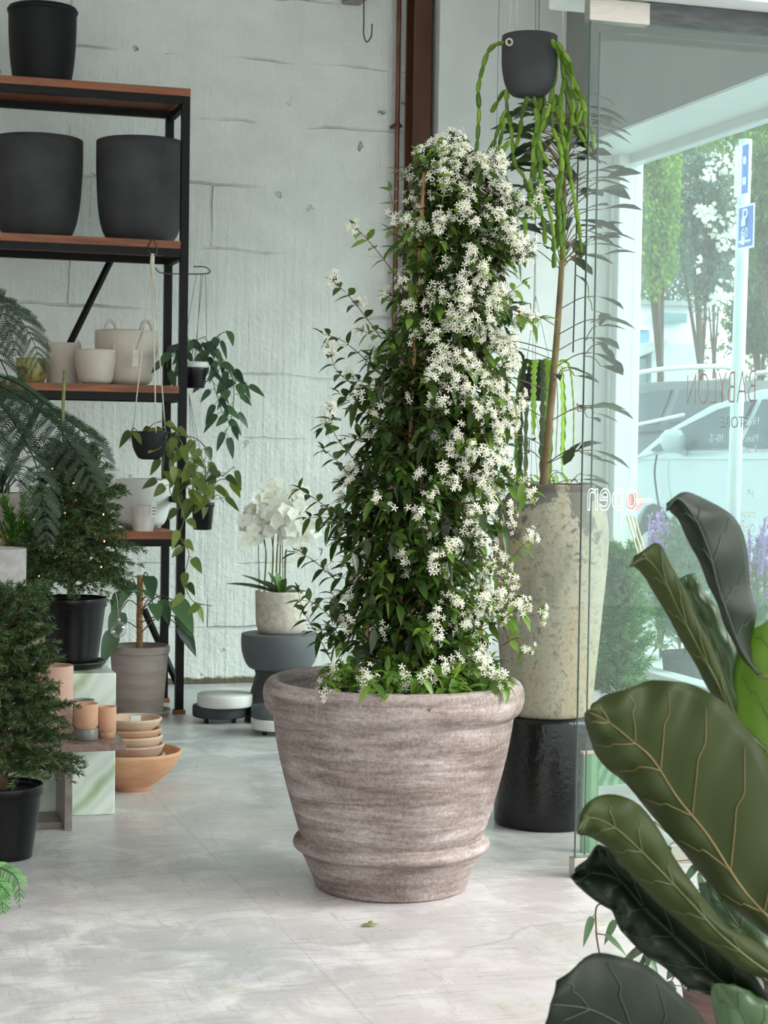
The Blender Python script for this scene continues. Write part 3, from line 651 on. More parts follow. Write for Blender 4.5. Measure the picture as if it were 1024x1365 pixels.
# ------------------------------------------------------------------ stool, orchid, trolleys
sc_ = at(372, 8.03, 0); r = thing('pedestal_stool', sc_, 'grey mushroom-shaped stool against the white wall under the orchid', 'stool')
b = MB(); lathe(b, sc_, smoothprof([(0, .225), (.11, .225), (.145, .245), (.166, .30), (.17, .345), (.169, .372), (.163, .381), (.10, .384), (0, .384)], 4), 64); b.build('seat', M['stool'], r)
b = MB(); lathe(b, sc_, smoothprof([(0, 0), (.14, 0), (.145, .02), (.142, .06), (.125, .13), (.106, .2), (.103, .228), (0, .228)], 4), 56); b.build('base', M['dark_disc'], r)
oc = sc_+V((.0, -.01, .384)); r = thing('potted_orchid', oc, 'white flowering orchid in speckled beige pot on the grey stool', 'orchid')
openpot(oc, cup(.092, .113, .182, .3), .008, .03).build('pot', M['beige_pot'], r)
disc(oc+V((0, 0, .16)), .1).build('soil', M['soil'], r)
b = MB()
for tip, L, W in [((302, 782), .2, .045), ((318, 770), .13, .04), ((352, 762), .12, .05), ((365, 760), .14, .055), ((385, 770), .14, .055), ((398, 790), .15, .06), ((345, 780), .1, .05), ((375, 775), .1, .05)]:
    p = oc+V((0, 0, .165)); q = D(*tip, 7.98); leaf(b, p, (q-p)+V((0, 0, .05)), V((0, -.3, 1)), (q-p).length*1.05, W, 7, .15, .3, lambda t: max(.05, math.sin(math.pi*min(1, t*.9+.08)**.9)**.7))
b.build('leaf_rosette', M['orchid_leaf'], r)
stb = MB(); fl = MB()
for sx_, tops in [(352, [(345, 700), (335, 690)]), (362, [(365, 680), (352, 665)]), (372, [(378, 670), (370, 655)]), (380, [(392, 690), (405, 700)]), (368, [(372, 700), (385, 665)])]:
    for (tx, ty) in tops:
        p0 = D(sx_, 790, 8.02); p1 = D(sx_+2, 730, 8.02); p2 = D(tx, ty, 7.98); P = cat([p0, p1, p2, D(tx+random.uniform(-14, 14), ty+8, 7.95)], 7); tube(stb, P, .0028, 6)
        for k in range(11):
            q = P[random.randint(11, len(P)-1)]+V((random.uniform(-.06, .06), random.uniform(-.05, .03), random.uniform(-.06, .055)))
            ax = V((random.uniform(-.5, .5), -1, random.uniform(-.3, .3))).normalized(); a0 = ax.orthogonal().normalized(); b0 = ax.cross(a0); ph = random.uniform(0, 6.28)
            for j in range(5):
                an = ph+j*1.2566; d_ = a0*math.cos(an)+b0*math.sin(an)+ax*.15
                leaf(fl, q, d_, ax, .034, .032, 3, 0, .1, lambda t: max(.1, math.sin(math.pi*min(1, t*.85+.15))**.6))
            leaf(fl, q+ax*.002, ax, V((0, 0, 1)), .012, .012, 2, .4, .3, mi=1)
stb.build('flower_stem', M['stem'], r); fl.build('blossom', [M['orchid'], M['orchid_lip']], r)
for px in (346, 378):
    stb = MB(); tube(stb, [D(px, 790, 8.0), D(px-3, 672, 8.0)], .002, 5); stb.build('support_stick', M['brown_stem'], r)
def trolley(px, d, z, rr, h, mat, label, wheels):
    c = at(px, d, z); r = thing('plant_trolley', c, label, 'plant trolley')
    z0_ = .022 if wheels else 0
    b = MB(); lathe(b, c+V((0, 0, z0_)), [(0, 0), (rr*.95, 0), (rr*.985, .003), (rr, .008), (rr, h-.004), (rr*.99, h), (0, h)], 56); b.build('plate', mat, r)
    if wheels:
        for k in range(4):
            a = .6+k*math.pi/2; q = c+V((math.cos(a)*rr*.7, math.sin(a)*rr*.7, 0)); b = MB()
            ring = [q+V((0, .009*math.cos(u_), .0105+.0105*math.sin(u_))) for u_ in [i*.6283 for i in range(10)]]
            vs = [p+V((-.008, 0, 0)) for p in ring]+[p+V((.008, 0, 0)) for p in ring]
            b.add(vs, [tuple(range(10)), tuple(reversed(range(10, 20)))]+[(i, (i+1) % 10, 10+(i+1) % 10, 10+i) for i in range(10)]); b.build('caster', M['black_plastic'], r)
trolley(293, 7.98, 0, .119, .048, M['dark_disc'], 'dark grey round plant trolley under the white one on floor', True)
trolley(300, 7.96, .07, .121, .052, M['white_pot'], 'white round plant trolley stacked on the dark grey one', False)
trolley(369, 7.66, 0, .108, .045, M['white_pot'], 'white round plant trolley half hidden behind the big planter rim', True)
trolley(369, 7.66, .067, .106, .05, M['stool'], 'grey round plant trolley stacked on white one before the stool', False)

# ------------------------------------------------------------------ taupe pot with moss pole
tp = at(185, 8.1, .02); r = thing('saucer', at(186, 8.1, 0), 'grey clay saucer beneath the taupe pot by the shelf', 'saucer')
b = MB(); lathe(b, at(186, 8.1, 0), [(0, 0), (.12, 0), (.135, .02), (.138, .03), (.13, .03), (.122, .018), (0, .0185)], 48); b.build('dish', M['taupe'], r)
r = thing('potted_philodendron', tp, 'philodendron on a coir pole in taupe pot below low shelf', 'plant')
openpot(tp, [(.104, 0), (.107, .01), (.12, .17), (.127, .25), (.133, .262), (.134, .285), (.13, .29)], .01, .03).build('pot', M['taupe'], r)
disc(tp+V((0, 0, .262)), .12).build('soil', M['soil'], r)
b = MB(); p0 = tp+V((0, 0, .24)); tube(b, [p0+V((0, 0, k*.03))+rv(.0015) for k in range(13)], .014, 12); b.build('coir_pole', M['coir'], r)
b = MB(); st = MB()
for nz, tip, L, W in [(.2, (232, 800), .2, .11), (.15, (240, 835), .16, .08), (.1, (236, 822), .14, .07), (.22, (160, 815), .16, .1), (.12, (152, 842), .17, .09), (.3, (198, 768), .14, .08), (.26, (170, 775), .12, .08), (.3, (160, 790), .13, .07), (.18, (205, 805), .1, .08), (.24, (215, 800), .13, .07)]:
    p = p0+V((0, 0, nz)); q = D(*tip, 7.95+random.uniform(-.08, .08)); P = cat([p, p.lerp(q, .55)+V((0, 0, .04)), q], 5); tube(st, P, .003, 5)
    leaf(b, q, (q-p)*.4+V((0, 0, -.09)), V((.2, -1, .5)), L*.75, W*.85, 6, .3, .25, heart)
b.build('leaves', M['phil'], r); st.build('stem', M['brown_stem'], r)

# ------------------------------------------------------------------ display block, slab, cups
def quadbox(name, pts, z0_, z1_, mat, label, cat_, bevel=.003):
    mb = MB(); prism(mb, [(p.x, p.y) for p in pts], z0_, z1_); o = mb.build(name, mat, None, False, bevel=bevel); tag(o, label, cat_); return o
A = at(153, 5.94, 0); bx1, by0 = A.x, A.y
mb = MB(); box(mb, (bx1-.25, by0, 0), (bx1, by0+.225, .459)); o = mb.build('marble_block', M['marble'], None, False, bevel=.004); tag(o, 'pale green veined marble block carrying the potted fir tree', 'display block')
mb = MB(); f_ = at(168, 5.67, .27); g_ = at(60, 5.67, .27); box(mb, (bx1-.37, f_.y, .252), (f_.x, by0-.002, .275)); ds = thing('display_stand', (f_.x, f_.y, 0), 'low stand of brown and grey stone slabs holding terracotta cups', 'display stand'); mb.build('top', M['brown_stone'], ds, False, bevel=.002)
q = at(91, 5.68, 0); mb = MB(); box(mb, (q.x-.012, q.y, 0), (q.x+.012, by0-.002, .252)); mb.build('side_panel', M['grey_stone'], ds, False, bevel=.002)
mb = MB(); box(mb, (bx1-.37, q.y+.04, 0), (q.x-.013, by0-.002, .02)); mb.build('base', M['grey_stone'], ds, False, bevel=.002)
mb = MB(); box(mb, (bx1-.37, by0-.001, 0), (bx1-.252, by0+.02, .252)); mb.build('back_panel', M['marble'], ds, False, bevel=.002)
def smallcup(px, d, rr, h, mat, label):
    c = at(px, d, .275); r = thing('clay_cup', c, label, 'cup')
    openpot(c, [(rr*.82, 0), (rr*.82, h*.18), (rr*.84, h*.2), (rr, h*.24), (rr, h*.5), (rr, h)], .004, None, 36, sm=False).build('body', mat, r); return r, c
def cupset(px, d, rr, h, mat, mat2, label):
    c = at(px, d, .275); r = thing('clay_cup', c+V((0, 0, .03)), label, 'cup')
    openpot(c+V((0, 0, .03)), [(rr*.85, 0), (rr*.86, .008), (rr, .016), (rr, h)], .004, None, 40, sm=False).build('body', mat, r)
    s = thing('cup_saucer', c, 'grey-green glazed dish under the nearest terracotta cup', 'saucer'); openpot(c, [(rr*.95, 0), (rr, .003), (rr, .036)], .005, .022, 40, sm=False).build('dish', mat2, s)
cupset(114, 5.73, .039, .082, M['terra'], M['grey_glaze'], 'terracotta cup standing in a grey-green glazed dish')
smallcup(142, 5.77, .030, .098, M['terra'], 'terracotta cup with narrow foot nearest the slab corner')
smallcup(111, 5.84, .035, .108, M['grey_glaze'], 'grey-green glazed cup behind the two terracotta cups')
pot('cylinder_pot', 68, 5.79, .275, taper(.066, .068, .22), M['pink_clay'], 'pinkish terracotta cylinder pot against the marble block', th=.007)

# ------------------------------------------------------------------ bowls
bc = at(176, 6.38, 0)
def bowl(z, rr, h, fr_, mat, label, name='clay_bowl', th=.012, dx=0, foot=.012):
    c = bc+V((dx, 0, z)); r = thing(name, c, label, 'bowl', None)
    prof = [(fr_, 0), (fr_, foot), (fr_*1.08, foot+.003), (rr*.62, h*.3), (rr*.87, h*.62), (rr*.985, h*.93), (rr, h)]
    openpot(c, prof, th, None, 56, sm=False).build('body', mat, r); return r
bowl(0, .172, .135, .066, M['warm'] if 'warm' in M else M['terra_warm'], 'wide orange terracotta bowl on the floor holding smaller bowls', th=.012)
bowl(.040, .114, .082, .06, M['terra_dusk'], 'dusky terracotta bowl at the bottom of the nested stack', foot=.004)
bowl(.074, .114, .084, .06, M['terra_dusk'], 'dusky bowl second from the bottom of the stack, dark gap below rim', dx=-.003, foot=.004)
bowl(.112, .104, .076, .058, M['terra_pale'], 'pale bowl in the middle of the nested stack', dx=.002, foot=.004)
bowl(.150, .101, .062, .058, M['terra'], 'warm tan bowl directly under the topmost bowl of the stack', foot=.004)
r = bowl(.188, .102, .06, .06, M['terra_pale'], 'topmost pale terracotta bowl with a small white label inside', foot=.004)
p = at(181, 6.33, .243); b = MB(); box(b, (p.x-.017, p.y, p.z-.018), (p.x+.017, p.y+.012, p.z+.018)); b.build('price_label', M['white_paper'], r, False)

# ------------------------------------------------------------------ conifers
def needles(mb, P, nl, density, w=.0011, mi=0):
    """needle-clad twig along polyline P"""
    acc = 0
    for a, b_ in zip(P, P[1:]):
        L = (b_-a).length; d = (b_-a).normalized(); o1 = d.orthogonal().normalized(); o2 = d.cross(o1)
        for k in range(max(1, int(L*density))):
            t = random.random(); an = random.uniform(0, 6.283)
            rad = o1*math.cos(an)+o2*math.sin(an); rad = (rad+V((0, 0, .25))).normalized()
            nd = (rad*.75+d*.75).normalized(); p = a.lerp(b_, t); s = nd.cross(rv()).normalized()*w; L2 = nl*random.uniform(.75, 1.1)
            mb.add([p-s, p+s, p+nd*L2*.6+s*.9, p+nd*L2], [(0, 1, 2), (0, 2, 3)], random.random()**1.3, mi)
def fir(c, zlo, zhi, R, nbr, nl=.014, dens=900, ptwig=4, shape=1., droop=.25, lift=0., top_r=.25, w=.0011):
    mb = MB(); tr = MB(); tube(tr, [V((c.x, c.y, c.z)), V((c.x, c.y, zlo)), V((c.x+.004, c.y, (zlo+zhi)/2)), V((c.x, c.y, zhi-.03))], [.016, .013, .009, .003], 10)
    for i in range(nbr):
        u_ = (i+random.random())/nbr; z = zlo+(zhi-zlo)*u_; a = i*2.399+random.uniform(-.3, .3)
        Rm = R*(top_r+(1-top_r)*(1-u_)**shape)*random.uniform(.7, 1.08); up = .25+.7*u_+lift+random.uniform(-.25, .3)
        d = V((math.cos(a), math.sin(a), up*.75)).normalized(); p0_ = V((c.x, c.y, z)); p1 = p0_+d*Rm*.5; p2 = p0_+d*Rm+V((0, 0, -droop*Rm*(1-u_)))
        P = cat([p0_, p1, p2], 4); tube(tr, P, [.004-.0004*k for k in range(len(P))], 5)
        needles(mb, P[2:], nl, dens, w)
        for k in range(ptwig*2):
            j = random.randint(2, len(P)-2); q = P[j]; dd = (P[j+1]-P[j]).normalized(); sd = dd.cross(V((0, 0, 1))).normalized()*(1 if k % 2 else -1)
            e = (dd*.8+sd*random.uniform(.5, 1)+V((0, 0, random.uniform(-.25, .3)))).normalized(); Lt = Rm*random.uniform(.25, .48)
            needles(mb, [q, q+e*Lt*.5, q+e*Lt+V((0, 0, -.01))], nl, dens, w)
    return mb, tr
# potted fir on marble block
fc = at(94, 6.06, .459); r = thing('saucer', fc, 'black plastic saucer on green marble block under the fir pot', 'saucer')
b = MB(); lathe(b, fc, [(0, 0), (.1, 0), (.117, .016), (.118, .024), (.112, .024), (.1, .008), (0, .008)], 48); b.build('dish', M['black_plastic'], r)
pc = fc+V((0, 0, .009)); r = thing('potted_fir', pc, 'small dark fir tree with fairy lights in shiny black pot on marble', 'plant')
nursery(pc, .088, .117, .222, r)
mb, tr = fir(pc+V((0, 0, .2)), pc.z+.25, 1.15, .245, 120, .019, 620, 6, .75, .35, .1, .4, .0016)
mb.build('foliage', M['fir'], r); tr.build('trunk', M['bark'], r)
b = MB(); tube(b, cat([at(92, 6.02, .68), at(88, 6.02, 1.1), at(84, 6.02, 1.25), at(86, 6.02, 1.435)], 5), .0055, 8); b.build('leader_stem', M['stem'], r)
fl = thing('fairy_lights', pc+V((0, 0, .4)), 'string of tiny warm fairy lights wound through the fir tree', 'fairy lights')
pts = []
for k in range(70):
    u_ = k/69; a = u_*30; R = .21*(1-u_*.6); pts.append(V((pc.x+math.cos(a)*R*.85, pc.y+math.sin(a)*R*.85, pc.z+.26+u_*.42+.015*math.sin(a*3))))
b = MB(); tube(b, cat(pts, 2), .0007, 4); b.build('wire', M['wire'], fl)
for k in range(0, 70, 3):
    b = MB(); q = pts[k]+V((0, 0, -.004)); lathe(b, q, [(0, -.003), (.0022, -.001), (.0022, .002), (0, .004)], 8); b.build('bulb', M['bulb'], fl)
bp = at(158, 5.92, .60); r = thing('glass_bauble', bp, 'clear glass bauble hanging from fir branch beside black pot', 'bauble')
b = MB(); lathe(b, bp, [(.027*math.sin(math.pi*k/16), -.027*math.cos(math.pi*k/16)) for k in range(17)], 24); b.build('globe', M['clear'], r)
b = MB(); lathe(b, bp+V((0, 0, .026)), [(0, 0), (.006, 0), (.006, .009), (0, .01)], 12); b.build('cap', M['steel'], r)
b = MB(); tube(b, [bp+V((0, 0, .034)), bp+V((-.004, 0, .09)), bp+V((-.012, .02, .14))], .0009, 4); b.build('thread', M['rope'], r)
# front left fir
nc = at(4, 5.31, 0); r = thing('potted_fir', nc, 'bushy spruce in matte black nursery pot cut by the left edge', 'plant')
nursery(nc, .083, .113, .212, r)
mb, tr = fir(nc+V((0, 0, .19)), .22, .74, .215, 120, .019, 620, 6, .6, .2, .15, .45, .0016)
mb.build('foliage', M['fir'], r); tr.build('trunk', M['bark'], r)
# bright asparagus plant
ac = at(40, 6.36, 0); r = thing('potted_asparagus', ac, 'bright green feathery plant behind grey pot and dark fir', 'plant')
openpot(ac, taper(.09, .105, .52), .008, .03).build('pot', M['dark_pot'], r); disc(ac+V((0, 0, .5)), .095).build('soil', M['soil'], r)
b = MB()
for k in range(70):
    a = random.uniform(0, 6.28); R = random.uniform(.03, .15); tip = ac+V((math.cos(a)*R, math.sin(a)*R, random.uniform(.6, 1.02)))-cv*.16
    P = cat([ac+V((0, 0, .5)), (ac+V((0, 0, .5))).lerp(tip, .6)+V((0, 0, .06)), tip], 5); tube(b, P, .0015, 4, .2)
    needles(b, P[2:], .03, 520, .002)
b.build('foliage', M['lime'], r)

# ------------------------------------------------------------------ side table and its pots
tc_ = at(-30, 5.66, 0); r = thing('side_table', tc_, 'olive stone round side table at the left edge', 'table')
b = MB(); lathe(b, tc_, [(0, .575), (.196, .575), (.2, .58), (.2, .632), (.197, .637), (0, .637)], 72); b.build('tabletop', M['olive_stone'], r)
b = MB(); lathe(b, tc_, [(0, 0), (.11, 0), (.11, .02), (.03, .03), (.03, .575), (0, .575)], 32); b.build('pedestal', M['black_metal'], r)
c = at(-4, 5.62, .637); r = thing('glazed_dish', c, 'orange glazed clay dish under the grey pot on side table', 'dish')
openpot(c, [(.078, 0), (.08, .004), (.082, .066)], .006, .03, sm=False).build('body', M['orange_glaze'], r)
c2 = c+V((0, 0, .037)); r = thing('cylinder_pot', c2, 'pale grey cylinder pot standing in orange dish on side table', 'pot')
openpot(c2, [(.062, 0), (.065, .004), (.068, .034), (.084, .038), (.086, .05), (.087, .198)], .007, None, sm=False).build('body', M['grey_clay'], r)
c = at(-8, 6.25, 0); r = thing('tall_pedestal', c, 'slim white pedestal behind the grey pot, at left edge', 'pedestal')
b = MB(); lathe(b, c, [(0, 0), (.07, 0), (.07, .79), (.068, .81), (0, .81)], 36); b.build('column', M['white_pot'], r)
pot('small_pot', -8, 6.25, .81, taper(.058, .068, .062), M['terra_pale'], 'pale terracotta small pot just above the grey pot at left edge', th=.006)

# ------------------------------------------------------------------ tree fern
fc_ = at(-75, 6.9, 0); r = thing('tree_fern', fc_, 'tree fern arching in from the left edge before the shelves', 'fern')
openpot(fc_, taper(.13, .16, .3), .01, .03).build('pot', M['dark_pot'], r)
b = MB(); tube(b, [fc_+V((0, 0, .26)), fc_+V((.01, 0, .9)), fc_+V((0, 0, 1.42))], [.06, .045, .04], 12); b.build('trunk', M['bark'], r)
def frond(mb, P, Lmax, npin, side=1, w=.0085):
    P = cat(P, 10); fr = frames(P); tube(mb, P, [.004*(1-.8*i/len(P)) for i in range(len(P))], 5, .1)
    n = len(P)
    for i in range(npin):
        u_ = .08+.92*i/npin; k = min(n-2, int(u_*(n-1))); p = P[k]; d = fr[k][0]
        Lp = Lmax*math.sin(math.pi*min(1, (u_*.88+.1)))**.8
        sd = d.cross(V((.25, -1, .35))).normalized()
        for s in (1, -1):
            e = (sd*s+d*.55+V((0, 0, -.25))+rv(.08)).normalized(); m_ = 15
            Q = [p+e*(Lp*j/m_)+V((0, 0, -.35*Lp*(j/m_)**2)) for j in range(m_+1)]
            nn = V((.2, -1, .5)); base_r = random.random()*.7
            tube(mb, [Q[0], Q[7], Q[15]], .0009, 3, .1)
            for j in range(1, m_+1):
                dd = (Q[j]-Q[j-1]).normalized(); ls = dd.cross(nn).normalized(); l_ = .021*math.sin(math.pi*min(1, .15+.8*(1-j/m_)+.05))**.7*min(1.3, Lp/.13)+.003
                for s2 in (1, -1):
                    v1 = (ls*s2*.9+dd*.5).normalized(); q = Q[j]; h = dd*(Lp/m_*.42)
                    mb.add([q-h, q+h, q+v1*l_*.6+h*.8, q+v1*l_, q+v1*l_*.6-h*.8], [(0, 1, 2, 4), (4, 2, 3)], min(1, base_r+random.random()*.3))
fr_px = [([(-75, 470, 6.9), (-30, 408, 6.8), (15, 415, 6.72), (42, 450, 6.68), (56, 490, 6.65)], .10, 16), ([(-75, 480, 6.9), (-30, 440, 6.75), (10, 500, 6.6), (26, 560, 6.57), (30, 610, 6.55)], .10, 15),
         ([(-75, 490, 6.9), (-10, 510, 6.5), (55, 548, 6.1), (100, 600, 5.85), (132, 655, 5.75)], .13, 19), ([(-75, 500, 6.9), (-10, 530, 6.4), (40, 600, 5.85), (58, 670, 5.7), (64, 735, 5.66)], .085, 22),
         ([(-75, 480, 6.9), (-60, 400, 6.6), (-15, 395, 6.5), (10, 430, 6.4), (22, 480, 6.4)], .10, 15), ([(-75, 500, 6.9), (-30, 550, 6.6), (-5, 600, 6.5), (8, 640, 6.45)], .11, 13),
         ([(-75, 485, 6.9), (10, 505, 6.5), (70, 545, 6.1), (115, 580, 5.95), (148, 625, 5.9)], .11, 19)]
for P, L, n in fr_px:
    b = MB(); frond(b, [D(*p) for p in P], L, n); b.build('frond', M['fern'], r)
# frond by the floor, lower left
gc = at(-60, 4.55, 0); r = thing('potted_fern', gc, 'fern poking a few fronds in at lower left by the floor', 'fern')
nursery(gc, .07, .1, .14, r)
for P in ([(-60, 1130, 4.5), (-20, 1150, 4.45), (8, 1160, 4.42), (24, 1175, 4.4), (26, 1210, 4.4)], [(-60, 1130, 4.5), (-25, 1165, 4.4), (0, 1180, 4.36), (14, 1195, 4.34)], [(-60, 1130, 4.5), (-25, 1175, 4.5), (0, 1195, 4.45), (4, 1218, 4.44)]):
    b = MB(); frond(b, [D(*p) for p in P], .03, 16); b.build('frond', M['fir2'], r)

# ------------------------------------------------------------------ the big planter and star jasmine
PC = at(521, 5.035, 0)
r = thing('potted_jasmine', PC, 'tall flowering star jasmine in a large whitewashed clay planter', 'potted plant')
prof = [(0, 0), (.196, 0), (.207, .006), (.216, .03), (.236, .075), (.247, .098), (.254, .104), (.2665, .113), (.2695, .124), (.264, .136), (.2525, .143), (.2535, .152), (.268, .2), (.291, .28), (.3085, .35), (.320, .41), (.3265, .455), (.3295, .472), (.338, .479), (.349, .492), (.3555, .512), (.357, .532), (.353, .552), (.343, .565), (.330, .570), (.316, .564), (.309, .55), (.305, .53), (.302, .49), (0, .49)]
b = MB(); lathe(b, PC, [prof[0]]+smoothprof(prof[1:-1], 4)+[prof[-1]], 128, wob=.006); b.build('planter', M['planter'], r)
disc(PC+V((0, 0, .492)), .3, rough=.008, n=48).build('soil', M['soil'], r)
JD = 5.035
cane = [((483, 915), (492, 820), (505, 700), (530, 560)), ((533, 905), (536, 760), (544, 640), (549, 540), (556, 400), (566, 230)), ((640, 905), (645, 640), (650, 500), (648, 390)), ((600, 905), (596, 600), (590, 205))]
for i, cpts in enumerate(cane):
    dd = (5.0, 4.99, 5.08, 5.12)[i]; b = MB(); P = cat([D(x, y, dd) for x, y in cpts], 6); P[0].z = PC.z+.48
    tube(b, P, .006, 8); b.build('cane', M['bamboo'], r)
SIL = [(195, 583, 600), (230, 558, 655), (260, 540, 690), (300, 530, 700), (350, 522, 700), (400, 515, 694), (450, 508, 692), (500, 478, 686), (550, 462, 688), (600, 455, 688), (650, 440, 680), (700, 428, 668), (750, 425, 680), (800, 430, 688), (850, 432, 690), (890, 450, 680), (925, 470, 680)]
def sil(y):
    for (a, l, r_), (b_, l2, r2) in zip(SIL, SIL[1:]):
        if a <= y <= b_:
            u_ = (y-a)/(b_-a); return l+(l2-l)*u_, r_+(r2-r_)*u_
    return SIL[-1][1:]
lf = MB(); yl = MB(); fw = MB(); sm_ = MB()
def cluster(p, n, out, R=.0098):
    for k in range(n):
        d = (out+rv(.9)).normalized(); q = p+d*random.uniform(.008, .032)+V((0, 0, random.uniform(-.01, .014)))
        tube(sm_, [p, q-d*.008], .0006, 3, .8); star(fw, q, (d+out*.3+V((.1, -.3, .1))).normalized(), R*random.uniform(.8, 1.15))
def sprig(P, young, fl_tip, fl_mid, L=.05, step=.03):
    Q = cat(P, 6); tube(sm_, Q, [.0016-.0009*i/len(Q) for i in range(len(Q))], 4, .3)
    acc = step*random.random(); tgl = random.uniform(0, 3.14)
    mb = yl if young else lf
    for a, b_ in zip(Q, Q[1:]):
        acc += (b_-a).length
        if acc >= step:
            acc = 0; tgl += 1.57; d = (b_-a).normalized(); o = d.orthogonal().normalized(); o2 = d.cross(o)
            for s in (1, -1):
                e = (o*math.cos(tgl)+o2*math.sin(tgl))*s + d*.55 + V((0, 0, -.15))
                leaf(mb, b_, e, V((0, 0, 1))+rv(.35), L*random.uniform(.7, 1.15), L*.42*random.uniform(.85, 1.15), 4, random.uniform(.1, .5), .35)
            if random.random() < fl_mid: cluster(b_, random.randint(4, 9), (V((0, -.5, .3))+rv(.5)).normalized())
    d = (Q[-1]-Q[-2]).normalized()
    leaf(mb, Q[-1], d+rv(.3), V((0, 0, 1)), L*.8, L*.32, 4, .2, .35); leaf(mb, Q[-1], d+rv(.6), V((0, 0, 1)), L*.6, L*.25, 4, .2, .35)
    if random.random() < fl_tip: cluster(Q[-1], random.randint(8, 16), (d+V((0, -.4, 0))).normalized())
NS = 800
for i in range(NS):
    y = 205+720*((i+random.random())/NS); l, r_ = sil(y); cxp = (l+r_)/2; hw = m((r_-l)/2, JD)*1.04
    c = at(cxp, JD, H-(y-598)*JD/F); hw *= .94+.28*noise.noise(V((y*.02, 0, 4.2)))
    a = random.uniform(0, 6.283)
    if math.sin(a) > .25 and random.random() < .55: a = -a
    rad = rg*math.cos(a)+cv*math.sin(a)*.8
    right = math.cos(a)
    rho = random.uniform(.45, 1.0)**.8
    if random.random() < .16: rho *= random.uniform(1.05, 1.3)
    tip = c+rad*hw*rho+V((0, 0, random.uniform(-.03, .05)))
    root = c+rad*hw*random.uniform(.05, .3)+V((0, 0, random.uniform(-.14, -.03)))
    if root.z < .5: root.z = .5
    if tip.z < .52: tip.z = .53+random.uniform(0, .05)
    midp = root.lerp(tip, .55)+V((0, 0, random.uniform(.0, .06)))
    v = (y-200)/720
    pf = .46 if v < .6 else (.36 if v < .9 else .14)
    pf *= 1+.55*right
    if v > .5 and right < .1: pf *= .35
    if rho < .65: pf *= .3
    young = random.random() < (.5 if right > 0 or v < .4 else .12) or (v > .93 and random.random() < .7)
    sprig([root, midp, tip], young, min(1, pf*1.3), pf*.22, .054 if not young else .047, .027)
esc = [[(545, 330), (528, 290), (520, 255)], [(532, 372), (495, 325), (474, 305)], [(508, 450), (470, 400), (447, 377)], [(500, 490), (458, 455), (430, 445)], [(480, 520), (450, 495), (440, 470)], [(470, 610), (447, 580), (440, 550)],
       [(455, 690), (420, 665), (400, 652)], [(460, 700), (432, 690), (410, 690)], [(450, 775), (415, 745), (395, 737)], [(455, 905), (428, 855), (405, 815), (398, 790)], [(450, 830), (420, 805), (402, 800)], [(470, 640), (450, 615), (432, 600)],
       [(590, 270), (592, 230), (588, 198)], [(640, 290), (655, 250), (665, 225)], [(575, 260), (570, 225), (560, 205)], [(668, 760), (690, 735), (705, 720)], [(670, 860), (690, 850), (700, 862)], [(675, 650), (695, 640), (705, 655)], [(660, 830), (685, 815), (697, 808)],
       [(700, 280), (715, 265), (722, 250)], [(690, 420), (710, 430), (720, 425)], [(455, 560), (440, 560), (430, 570)], [(490, 900), (455, 925), (440, 905)], [(600, 330), (560, 300), (548, 270)]]
for e in esc:
    y0_ = e[0][1]; dd = JD+random.uniform(-.15, .05)
    sprig([D(x, y, dd-.02*k) for k, (x, y) in enumerate(e)], e[0][0] > 560 or y0_ < 400, .75 if y0_ < 700 else .5, .2 if y0_ < 560 else .1, .05, .026)
for k in range(60):                              # young growth spilling over the rim
    a = random.uniform(-2.75, -.25); rr = random.uniform(.12, .26); p = PC+rg*(math.cos(a)*rr)+cv*(math.sin(a)*rr)+V((0, 0, .5))
    if math.cos(a)*rr < -.14: continue
    o = (rg*math.cos(a)+cv*math.sin(a)); q = p+o*random.uniform(.03, .1)+V((0, 0, random.uniform(.06, .12)))
    sprig([p, p.lerp(q, .5)+V((0, 0, .04)), q], True, .3, .1, .055, .025)
lf.build('foliage', M['jas_leaf'], r); yl.build('young_foliage', M['jas_young'], r, label='bright young leaves'); fw.build('blossom', M['jas_flower'], r); sm_.build('stem', M['brown_stem'], r)

fp_ = onZ(493, 1233, .004); b = MB(); leaf(b, fp_+V((-.022, 0, 0)), V((1, -.1, .02)), V((0, 0, 1)), .045, .02, 6, 0, .3); leaf(b, fp_+V((.0, .004, .002)), V((.5, .6, .1)), V((0, 0, 1)), .02, .012, 4, 0, .4)
tag(b.build('fallen_leaf', M['yellow_leaf'], None, True, solid=.0008), 'small yellow-green fallen leaf on floor before the planter', 'leaf')

# ------------------------------------------------------------------ black plinth pot, tall jar, tree
JC = at(727, 5.915, 0)
r = thing('glazed_drum', JC, 'glossy black glazed cylinder pot supporting the tall jar', 'pot')
b = MB(); lathe(b, JC, [(0, 0), (.155, 0), (.165, .008), (.167, .06), (.165, .2), (.161, .335), (.157, .35), (0, .352)], 72, wob=.004); b.build('body', M['black_glaze'], r)
JB = JC+V((0, 0, .352)); r = thing('potted_tree', JB, 'slender leafy tree in tall weathered cream jar behind the jasmine', 'potted plant')
openpot(JB, [(.125, 0), (.138, .006), (.146, .06), (.163, .25), (.178, .42), (.186, .54), (.183, .61), (.168, .665), (.143, .7), (.134, .712), (.137, .722), (.142, .735)], .014, .04, 80, wob=.01).build('jar', M['jar'], r)
disc(JB+V((0, 0, .69)), .12).build('soil', M['soil'], r)
b = MB(); TP = cat([D(724, 655, 5.93), D(731, 580, 5.93), D(740, 480, 5.93), D(748, 370, 5.95), D(752, 280, 5.97), D(752, 210, 5.97), D(756, 165, 5.97)], 10)
st = MB(); tube(st, TP, [.0145-.010*i/len(TP) for i in range(len(TP))], 10)
b = MB()
